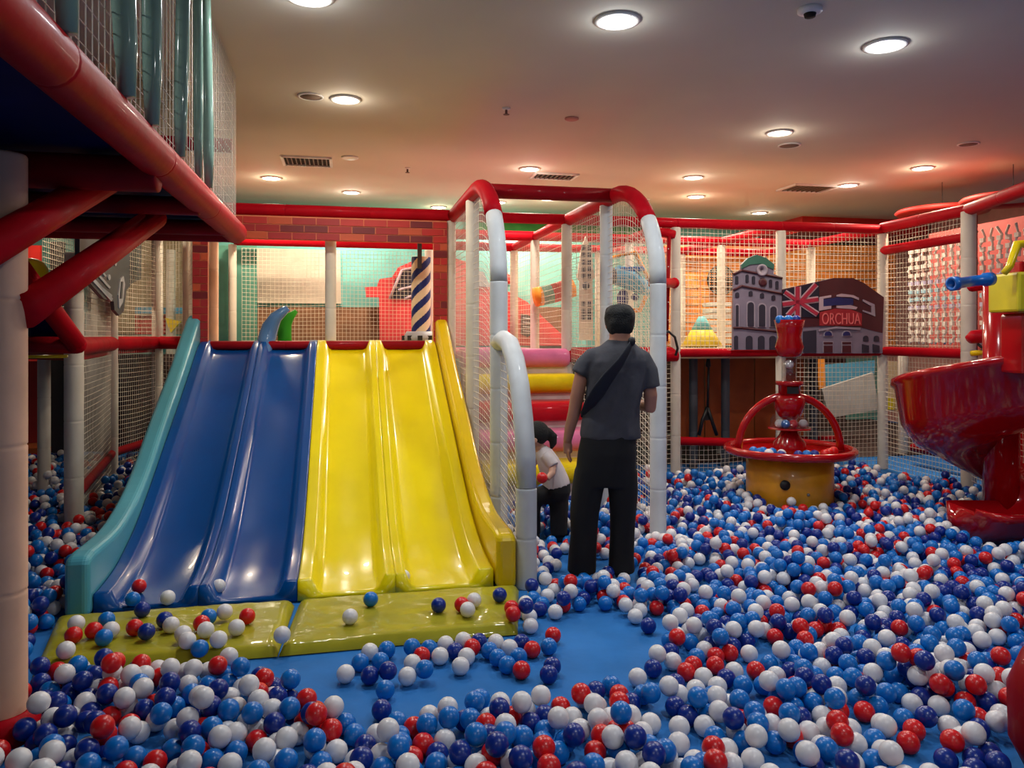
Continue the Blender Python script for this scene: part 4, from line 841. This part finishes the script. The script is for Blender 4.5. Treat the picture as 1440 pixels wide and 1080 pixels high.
mb = MB()
mb.loft([(mp(859, 616), .186, .125), (mp(858, 611), .19, .13), (mp(858, 595), .182, .125), (mp(861, 570), .17, .12), (mp(865, 545), .178, .125), (mp(867, 522), .192, .122), (mp(869, 508), .19, .115), (mp(870, 498), .172, .1), (mp(870, 490), .135, .088), (mp(871, 483), .098, .078), (mp(872, 477), .072, .07)], 28)
mb.tube([mp(846, 500), mp(834, 503), mp(823, 514), mp(816, 527)], [.06, .064, .064, .062], 16)
mb.tube([mp(893, 500), mp(902, 505), mp(911, 522), mp(915, 545)], [.06, .063, .063, .062], 16)
mb.v = [p + Vector((.006 * noise.noise(Vector((0, p.z * 14, 1))), .018 * noise.noise(Vector((p.x * 11, 0, p.z * 9 + p.x * 8))), 0)) for p in mb.v]
obj('tshirt', mb, M['shirt'], man, remesh=.009, smooth_it=5)
mb = MB()
mb.loft([(mp(852, 682), .18, .12), (mp(852, 660), .185, .13), (mp(854, 636), .185, .135), (mp(857, 606), .165, .12)], 26)
for xs_, e in (((832, 826, 822, 821, 819, 818), 0), ((873, 876, 876, 875, 874, 874), 0)):
    rr = (.105, .098, .09, .084, .088, .092) if xs_[0] < 850 else (.1, .09, .082, .077, .078, .082)
    mb.loft([(mp(x, y, .0), r_, r_ * 1.05) for x, y, r_ in zip(xs_[::-1], (804, 780, 750, 720, 690, 660), rr[::-1])], 20)
mb.v = [p + Vector((.006 * noise.noise(Vector((p.z * 9, p.x * 7, 3))), .008 * noise.noise(Vector((p.x * 12, 0, p.z * 9))), 0)) for p in mb.v]
obj('trousers', mb, M['pants'], man, remesh=.01, smooth_it=5)
mb = MB()
for x in (820, 874): mb.tube([(mp(x, 0).x, DM - .07, .045), (mp(x, 0).x, DM - .02, .05), (mp(x, 0).x, DM + .1, .042), (mp(x, 0).x, DM + .19, .03)], [.035, .045, .045, .025], 14, flat=1.0)
obj('shoes', mb, M['shoe'], man)
# cross-body strap bag
bagp = [mp(888, 477, -.07), mp(880, 490, -.118), mp(868, 508, -.15), mp(850, 530, -.152), mp(838, 548, -.145), mp(828, 566, -.11), mp(824, 578, -.05), mp(824, 586, .03)]
bg = thing('crossbody_bag', bagp[2], 'dark navy cross-body sling strap across the man\'s back', 'bag')
obj('strap', MB().tube(bagp, [.02, .026, .036, .052, .058, .05, .04, .03], 12, flat=.3), M['strap'], bg)
obj('buckle', MB().sphere(mp(885, 480, -.095), .024, 12, sc=(1, .7, 1.2)), M['black'], bg)
obj('front_strap', MB().tube([mp(888, 477, -.07), mp(886, 484, .03), mp(870, 510, .128), mp(845, 550, .138), mp(830, 575, .1), mp(824, 586, .03)], .014, 8), M['strap'], bg)
# child
DC = 5.75; KC = DC / F
def cp(px, py, dy=0.0): return Vector(((px - CX) * KC, DC + dy, CZ - (py - HY) * KC))
ch = thing('person', (cp(770, 760).x, DC, 0), 'small child with dark ponytail, white top and black trousers, bending to the left', 'person')
mb = MB()
mb.tube([cp(781, 685), cp(777, 670), cp(770, 650), cp(763, 636), cp(757, 626), cp(753, 618)], [.085, .08, .075, .055, .033, .03], 18)
hc = cp(752, 612); mb.sphere(hc, .088, 20, sc=(1.0, .86, 1.0)); mb.sphere(hc + Vector((-.045, 0, -.045)), .05, 14, sc=(.95, .95, .95)); mb.sphere(hc + Vector((-.098, 0, -.035)), .012, 8)
mb.sphere(hc + Vector((.0, -.078, -.03)), .022, 8, sc=(.8, .4, 1.1))
mb.tube([cp(768, 640, -.06), cp(776, 652, -.1), cp(775, 661, -.13), cp(768, 668, -.16)], [.033, .028, .025, .02], 12)
mb.tube([cp(760, 640, .06), cp(750, 655, .08), cp(742, 666, .03)], [.033, .026, .019], 12)
hand(cp(769, 667, -.155), Vector((-1, -.1, .0)), Vector((0, .2, 1)), Vector((0, -.3, .5)), .55)
hand(cp(742, 666, .03), Vector((-1, -.1, -.3)), Vector((0, 1, .2)), Vector((0, 0, -.5)), .55)
for q in ([cp(783, 690), cp(786, 715), cp(786, 748)], [cp(776, 688), cp(752, 697, -.04), cp(748, 722, -.04), cp(750, 748)]):
    mb.tube(q, [.06, .05, .035, .03][:len(q)], 12)
obj('body', mb, M['skinc'], ch, remesh=.006, smooth_it=3)
mb = MB().sphere(hc + Vector((.018, 0, .016)), .092, 20, sc=(1.0, .94, .98)).tube([hc + Vector((.07, 0, .02)), hc + Vector((.1, 0, .025)), hc + Vector((.13, 0, -.01)), hc + Vector((.135, 0, -.06)), hc + Vector((.12, 0, -.1))], [.03, .032, .038, .028, .01], 12)
mb.v = [p for p in mb.v]; obj('hair', mb, M['hair'], ch, remesh=.007, smooth_it=2)
fb = MB()
for s in (-1, 1): fb.sphere(hc + Vector((-.079, s * .03, -.012)), .009, 8)
obj('eyes', fb, M['black'], ch); obj('mouth', MB().tube([hc + Vector((-.088, -.014, -.068)), hc + Vector((-.093, 0, -.068)), hc + Vector((-.088, .014, -.068))], .004, 6), M['rv'], ch)
mb = MB().tube([cp(783, 684), cp(781, 676), cp(777, 664), cp(771, 650), cp(765, 638), cp(759, 630)], [.102, .1, .092, .082, .068, .042], 20)
mb.tube([cp(767, 639, -.05), cp(773, 645, -.085), cp(778, 652, -.105)], [.046, .044, .042], 12); mb.tube([cp(762, 639, .05), cp(757, 645, .08)], [.046, .04], 12)
obj('top', mb, M['wshirt'], ch, remesh=.008, smooth_it=4)
mb = MB().tube([cp(783, 678), cp(783, 690), cp(782, 700)], [.098, .104, .09], 18)
mb.tube([cp(784, 692), cp(786, 715), cp(786, 752)], [.085, .07, .062], 14); mb.tube([cp(779, 692), cp(757, 697, -.03), cp(750, 702, -.03), cp(749, 722, -.03), cp(751, 750)], [.08, .068, .064, .056, .05], 14)
obj('trousers', mb, M['pants'], ch, remesh=.009, smooth_it=4)
mb = MB()
for x in (786, 751): mb.tube([(cp(x, 0).x + .04, DC, .03), (cp(x, 0).x - .02, DC, .035), (cp(x, 0).x - .08, DC, .025)], [.028, .034, .022], 12)
obj('shoes', mb, M['shoe'], ch)
# ------------------------------------------------------------------ balls
R = .04; rnd = random.Random(11)
COL = ['bwhite', 'bazure', 'bdark', 'bred']; CN = ['white', 'azure blue', 'dark blue', 'red']; CW = [.34, .32, .20, .14]
balls = []; gridd = {}
def gk(x, y): return (int(math.floor(x / (2 * R))), int(math.floor(y / (2 * R))))
def near(x, y):
    i, j = gk(x, y)
    for a in (-1, 0, 1):
        for b in (-1, 0, 1): yield from gridd.get((i + a, j + b), ())
mpts = [W(uL - .16, VB - .07, 0), W(uRr + .14, VB - .07, 0), W(UV(727, vM), vM, 0), W(UV(48, vM), vM, 0)]
def loc_uv(x, y): p = Vector((x - OX, y - OY, 0)); return p.dot(U3), p.dot(V3)
def floor_z(x, y):                                       # height of the surface a ball rests on, None where no ball may lie
    u, v = loc_uv(x, y)
    if uL < u < uRr and VB - .0 < v < .3: return bedz(v)
    if VB - .07 >= v > vM - .04:
        s = (v - vM) / (VB - .07 - vM); l = UV(48, vM) * (1 - s) + (uL - .16) * s; r = UV(727, vM) * (1 - s) + (uRr + .14) * s
        if l - .035 < u < r + .035:
            inside = l + .02 < u < r - .02 and v > vM + .02
            return .056 if inside else .03
    return 0.0
DISC = [(mp(820, 0).x, DM + .03, .1, .3), (mp(874, 0).x, DM + .03, .1, .3), (mp(820, 0).x, DM + .15, .06, .2), (mp(874, 0).x, DM + .15, .06, .2), (fc.x, fc.y, fr, .5), (np0.x, np0.y, .135, 2), (w0.x, w0.y, .07, 2), (w1.x, w1.y, .065, 2), (c1.x, c1.y, .07, 2),
        (cp(786, 0).x, DC, .075, .4), (cp(750, 0).x, DC, .075, .4), (cp(770, 0).x, DC, .06, .4), (SC.x, SC.y, .12, 2), (atz(1500, 2.66, 0).x, 2.66, .18, .5)]
for u_, v_ in ((uE0 + .02, -2.38), (uE1 + .02, -2.38), (uE0 + .02, -3.24), (uE0 + .02, -1.2), (uE1 + .02, -1.2)): q = W(u_, v_, 0); DISC.append((q.x, q.y, .068, 2))
for u_ in (uE1, *uR): q = W(u_, 0, 0); DISC.append((q.x, q.y, .06, 2))
def blocked(x, y, z=0.04):
    u, v = loc_uv(x, y)
    if uL - .13 - R - .01 < u < uL + .012 and -3.36 < v < .3: return True
    if uRr - .03 < u < uRr + .13 + R + .01 and -3.36 < v < .3: return True
    if uL - .12 < u < uRr + .12 and (v > VB - .06): return True
    if uE0 + .1 - R < u < uE1 + R and v > -.12 - .27 * 4 - .095 - R: return True
    for a, b, r, zz in DISC:
        if (x - a) ** 2 + (y - b) ** 2 < (r + R) ** 2: return True
    dx, dy = x - SC.x, y - SC.y; rr = math.hypot(dx, dy); an = math.degrees(math.atan2(dy, dx))
    if rr < ro + .1 + R and -95 < an < 70 and z < (zb(an) + .02 if an > -60 else .5): return True
    if -RUN - .03 - R < dx < .05 and -ro - .1 - R < dy < 0: return True
    if y > c0.y + (x - c0.x) * (c1.y - c0.y) / (c1.x - c0.x) and x > c0.x - .0 and y < c0.y: return True
    if x > c1.x - .05 + (c1.y - y) * (c2.x - c1.x) / (c1.y - c2.y) and y > 4.6: return True
    if u < -4.4: return True
    return False
def support(x, y):
    fz_ = floor_z(x, y)
    if fz_ is None: return None
    z = fz_ + R
    for (bx, by, bz, c, h) in near(x, y):
        d2 = (x - bx) ** 2 + (y - by) ** 2
        if d2 < 4 * R * R: z = max(z, bz + math.sqrt(4 * R * R - d2))
    return z
def put(x, y, z, c, h=None): balls.append((x, y, z, c, h)); gridd.setdefault(gk(x, y), []).append((x, y, z, c, h))
# hand-placed balls: (px, py, colour, place)
hp = []
for x, y, c in ((527, 133, 3), (500, 188, 1), (648, 183, 0), (862, 133, 0), (540, 232, 2)): hp.append((20 + x / 3, 780 + y / 3, c, 'blue slide'))
hp.append((460 + 322 / 3, 780 + 92 / 3, 0, 'yellow slide')); hp.append((460 + 184 / 3, 780 + 188 / 3, 1, 'yellow slide'))
for x, y, c in ((262, 290, 0), (250, 340, 3), (345, 315, 3), (390, 275, 1), (408, 318, 0), (378, 350, 1), (218, 403, 0), (508, 307, 3), (558, 325, 2), (635, 275, 2), (662, 297, 0), (712, 335, 0), (790, 290, 3), (820, 262, 1), (888, 248, 0), (808, 318, 0), (783, 390, 1), (862, 373, 0), (938, 308, 0), (983, 260, 3), (1130, 357, 0), (730, 362, 0)): hp.append((20 + x / 3, 780 + y / 3, c, 'left mat'))
for x, y, c in ((97, 262, 0), (470, 213, 2), (568, 210, 3), (620, 192, 0), (593, 232, 0)): hp.append((460 + x / 3, 780 + y / 3, c, 'right mat'))
for x, y, c in ((728, 170, 2), (778, 225, 3), (785, 250, 3), (78, 503, 0), (180, 410, 0), (250, 405, 1), (140, 455, 1), (225, 450, 1), (180, 510, 2), (245, 510, 2), (245, 570, 1), (230, 655, 2), (358, 405, 1), (380, 430, 3), (360, 458, 0), (322, 510, 0), (400, 500, 1), (430, 395, 1), (465, 428, 0), (500, 378, 0), (535, 412, 2), (568, 375, 0), (642, 372, 2), (612, 402, 3), (588, 430, 0), (563, 470, 0), (685, 405, 1), (712, 370, 0), (770, 393, 0), (720, 435, 1), (760, 465, 1), (808, 430, 1), (820, 370, 2), (865, 400, 3), (820, 487, 3), (925, 388, 1), (953, 340, 3), (858, 300, 0), (950, 470, 2), (935, 505, 2), (648, 608, 1), (430, 680, 0), (838, 655, 0), (775, 685, 3), (683, 690, 0), (580, 700, 2), (985, 643, 3), (1085, 605, 0), (1140, 640, 0), (1165, 560, 1), (1135, 575, 2), (1232, 590, 3), (1310, 518, 0), (1375, 480, 2), (1300, 260, 0), (1265, 230, 0), (1320, 235, 0), (1355, 300, 2), (1390, 225, 3)):
    hp.append((460 + x / 3, 780 + y / 3, c, 'blue floor'))
for px, py, c, place in sorted(hp, key=lambda q: -q[1]):
    r = ray(px, py); z = .07
    for _ in range(8):
        t_ = (z - CZ) / r.z; x, y = r.x * t_, t_; z = .5 * z + .5 * (floor_z(x, y) + R)
    zz = support(x, y)
    for k in range(60):
        if zz < z + .02 and not (place == 'blue floor' and blocked(x, y)): break
        a = rnd.random() * 2 * PI; q = .012 * (1 + k * .07); x2, y2 = x + math.cos(a) * q, y + math.sin(a) * q
        if blocked(x2, y2) and place == 'blue floor': continue
        z2 = support(x2, y2)
        if z2 <= zz: x, y, zz = x2, y2, z2
    put(x, y, zz, c, place)
NH = len(balls)
# bare parts of the floor, outlined on the ground in photo pixels
def inpoly(x, y, P):
    c = False; j = len(P) - 1
    for i in range(len(P)):
        if (P[i][1] > y) != (P[j][1] > y) and x < (P[j][0] - P[i][0]) * (y - P[i][1]) / (P[j][1] - P[i][1]) + P[i][0]: c = not c
        j = i
    return c
BARE = [[(372, 938), (735, 905), (742, 880), (800, 868), (880, 860), (960, 880), (928, 925), (915, 972), (880, 998), (850, 990), (800, 1010), (760, 1000), (700, 1010), (640, 1022), (560, 1030), (470, 1026), (400, 990), (350, 955)],
        [(1180, 640), (1500, 640), (1500, 712), (1340, 690), (1230, 672)], [(1065, 912), (1110, 905), (1115, 925), (1080, 940)], [(1370, 925), (1425, 915), (1440, 935), (1395, 948)], [(930, 640), (1500, 640), (1500, 655), (930, 664)]]
MATP = [(25, 945), (76, 868), (705, 828), (745, 912), (395, 952)]
def thick(px, py, x, y):
    if any(inpoly(px, py, P) for P in BARE) or inpoly(px, py, MATP): return 0
    if y > 9.3: return 0
    if 735 < px < 835 and py < 785: return 1.0
    if px < 120: return .8
    if py < 900: return .62 + .3 * noise.noise(Vector((x * 1.3, y * 1.3, 0)))
    if px < 500: return .78 + .2 * noise.noise(Vector((x * 2, y * 2, 0)))
    return .6 + .3 * noise.noise(Vector((x * 2.2, y * 2.2, 0)))
NC = 15500
for _ in range(NC):
    D = math.sqrt(rnd.uniform(2.35 ** 2, 9.3 ** 2)); px = rnd.uniform(-190, 1640); x = (px - CX) / F * D; y = D
    py = HY + CZ / D * F
    if rnd.random() > thick(px, py, x, y): continue
    u, v = loc_uv(x, y)
    if u < uL - .13 and D > 6.2 and px > 120: 
        if px > 230: continue
    if v > -.08 and u > uL: continue
    if blocked(x, y): continue
    z = support(x, y)
    for k in range(14):
        a = rnd.random() * 2 * PI; q = rnd.uniform(.01, .035); x2, y2 = x + math.cos(a) * q, y + math.sin(a) * q
        if blocked(x2, y2, z): continue
        if any(inpoly(CX + F * x2 / y2, HY + CZ / y2 * F, P) for P in BARE[:1]): continue
        z2 = support(x2, y2)
        if z2 < z - 1e-4: x, y, z = x2, y2, z2
    if z > .30 or (z > R + .01 and floor_z(x, y) > 0.01): continue
    put(x, y, z, rnd.choices(range(4), CW)[0])
print('balls', len(balls))
# fountain balls, child's ball
ext = []
for dx, dy, c in ((-.1, -.04, 1), (-.03, -.07, 1), (.045, -.05, 2), (.0, .03, 0), (.07, .03, 0), (-.06, .05, 2)): ext.append((Vector((fc.x + dx, fc.y + dy, fz(455) + .035)), c, 'on top of the red funnel', 'ball on the funnel'))
for dx, dy, c in ((-.11, -.06, 0), (-.07, -.1, 1), (.0, -.1, 3), (.1, -.07, 0)): ext.append((Vector((fc.x + dx, fc.y + dy, fz(600.5) + .037)), c, 'inside the clear dome of the fountain', ''))
for dx, dy, c in ((-.33, -.2, 1), (-.27, -.26, 0), (-.22, -.2, 1), (-.17, -.29, 0), (-.36, -.12, 1), (-.2, -.36, 2), (-.05, -.36, 2), (.03, -.34, 1), (-.28, -.14, 1), (.2, -.3, 3), (.27, -.22, 3), (.35, -.12, 3), (.1, -.33, 2)): ext.append((Vector((fc.x + dx, fc.y + dy, fz(637) + .036)), c, 'in the tray of the fountain', ''))
ext.append((Vector((fc.x, fc.y, fz(512))), 0, 'inside the clear tube of the fountain', ''))
ext.append((cp(761, 666, -.17), 3, "held in the child's hand", ''))
# individual balls: shared meshes
bme = []
for k, cname in enumerate(COL):
    mb = MB().sphere((0, 0, 0), R, 18); o = obj('ball_proto', mb, M[cname]); bme.append(o.data); bpy.data.objects.remove(o)
def newball(p, c, label, group, n=0):
    o = bpy.data.objects.new('plastic_ball', bme[c]); C.collection.objects.link(o); o.location = p; tag(o, label, 'ball', group); o.rotation_euler = (rnd.random() * 3, rnd.random() * 3, 0); return o
ORD = ['', 'second ', 'third ', 'fourth ', 'fifth ', 'sixth ', 'seventh ', 'eighth ', 'ninth ', 'tenth ', 'eleventh ', 'twelfth ', 'thirteenth ', 'fourteenth ', 'fifteenth ', 'sixteenth ', 'seventeenth ', 'eighteenth ', 'nineteenth ', 'twentieth ', 'twenty-first ', 'twenty-second ', 'twenty-third ', 'twenty-fourth ', 'twenty-fifth ', 'twenty-sixth ', 'twenty-seventh ', 'twenty-eighth ', 'twenty-ninth ']
used_ind = 0
def ordinal(i, n): return 'only ' if n == 1 else ('leftmost ' if i == 0 else ('rightmost ' if i == n - 1 else ORD[i]))
places = {'blue slide': 'lying on the blue slide', 'yellow slide': 'lying at the foot of the yellow slide', 'left mat': 'on the landing mat of the blue slide', 'right mat': 'on the landing mat of the yellow slide', 'blue floor': 'on the floor in front of the mats'}
for pl, ph_ in places.items():
    for c in range(4):
        L_ = sorted([b for b in balls[:NH] if b[4] == pl and b[3] == c], key=lambda b: b[0] / b[1])
        for i, b in enumerate(L_):
            o_ = ordinal(i, len(L_)); suf = '' if o_ in ('only ', 'leftmost ', 'rightmost ') else ' from the left'
            lb = f'{o_}{CN[c]} ball{suf} {ph_}' if o_ != 'only ' else f'{CN[c]} ball {ph_}'
            newball(b[:3], c, lb, 'loose balls ' + ph_); used_ind += 1
grp = {}
for p, c, ph_, _ in ext: grp.setdefault((ph_, c), []).append(p)
for (ph_, c), L_ in grp.items():
    L_.sort(key=lambda p: p.x / p.y)
    for i, p in enumerate(L_):
        o_ = ordinal(i, len(L_)); suf = '' if o_ in ('only ', 'leftmost ', 'rightmost ') else ' from the left'
        newball(p, c, f'{CN[c]} ball {ph_}' if o_ == 'only ' else f'{o_}{CN[c]} ball{suf} {ph_}', 'balls ' + ph_); used_ind += 1
rest = balls[NH:]
def shows(b):
    px = CX + F * b[0] / b[1]; py = HY - (b[2] - CZ) / b[1] * F
    return 45 < px < 1435 and py < 1078 and not (px > 1380 and py > 960)
def ontop(b): return not any((b[0] - q[0]) ** 2 + (b[1] - q[1]) ** 2 < (1.5 * R) ** 2 and q[2] > b[2] + R for q in near(b[0], b[1]))
order = sorted(range(len(rest)), key=lambda i: (0 if shows(rest[i]) and ontop(rest[i]) else 1, rest[i][1])); take = set(order[:max(0, 298 - used_ind)])
for i in take:
    b = rest[i]; px = CX + F * b[0] / b[1]
    side = 'in the pile below the blue slide mat' if px < 450 else ('in the pile at the bottom centre, nearest the camera' if px < 900 else 'in the pile at the bottom right, nearest the camera')
    newball(b[:3], b[3], f'{CN[b[3]]} plastic ball {side}', f'{CN[b[3]]} balls {side}')
# everything beyond: one mass of balls
def unit(n, k):
    mb = MB().sphere((0, 0, 0), R, n); return np.array([tuple(p) for p in mb.v]), mb.f
def ico(sub):
    bm = bmesh.new(); bmesh.ops.create_icosphere(bm, subdivisions=sub, radius=R); v = np.array([tuple(q.co) for q in bm.verts]); f = np.array([[q.index for q in fc_.verts] for fc_ in bm.faces]); bm.free(); return v, f
iv = {2: ico(2), 3: ico(3)}
VV, FF, MI, off = [], [], [], 0
for i, b in enumerate(rest):
    if i in take: continue
    v, f = iv[3 if b[1] < 5.2 else 2]; VV.append(v + np.array(b[:3])); FF.append(f + off); MI.append(np.full(len(f), b[3])); off += len(v)
VV = np.concatenate(VV); FF = np.concatenate(FF); MI = np.concatenate(MI)
me = bpy.data.meshes.new('plastic_balls'); me.vertices.add(len(VV)); me.vertices.foreach_set('co', VV.ravel()); me.loops.add(len(FF) * 3); me.loops.foreach_set('vertex_index', FF.ravel().astype(np.int32))
me.polygons.add(len(FF)); me.polygons.foreach_set('loop_start', np.arange(0, len(FF) * 3, 3, dtype=np.int32)); me.polygons.foreach_set('loop_total', np.full(len(FF), 3, dtype=np.int32))
me.update(calc_edges=True); me.polygons.foreach_set('material_index', MI.astype(np.int32)); me.polygons.foreach_set('use_smooth', np.ones(len(FF), dtype=bool))
for c in COL: me.materials.append(M[c])
me.update(); o = bpy.data.objects.new('ball_pit_balls', me); C.collection.objects.link(o); tag(o, 'mass of white, azure, dark blue and red plastic balls filling the pit to the back', 'balls', None, 'stuff')
print('tris', len(FF), 'individuals', used_ind + len(take))
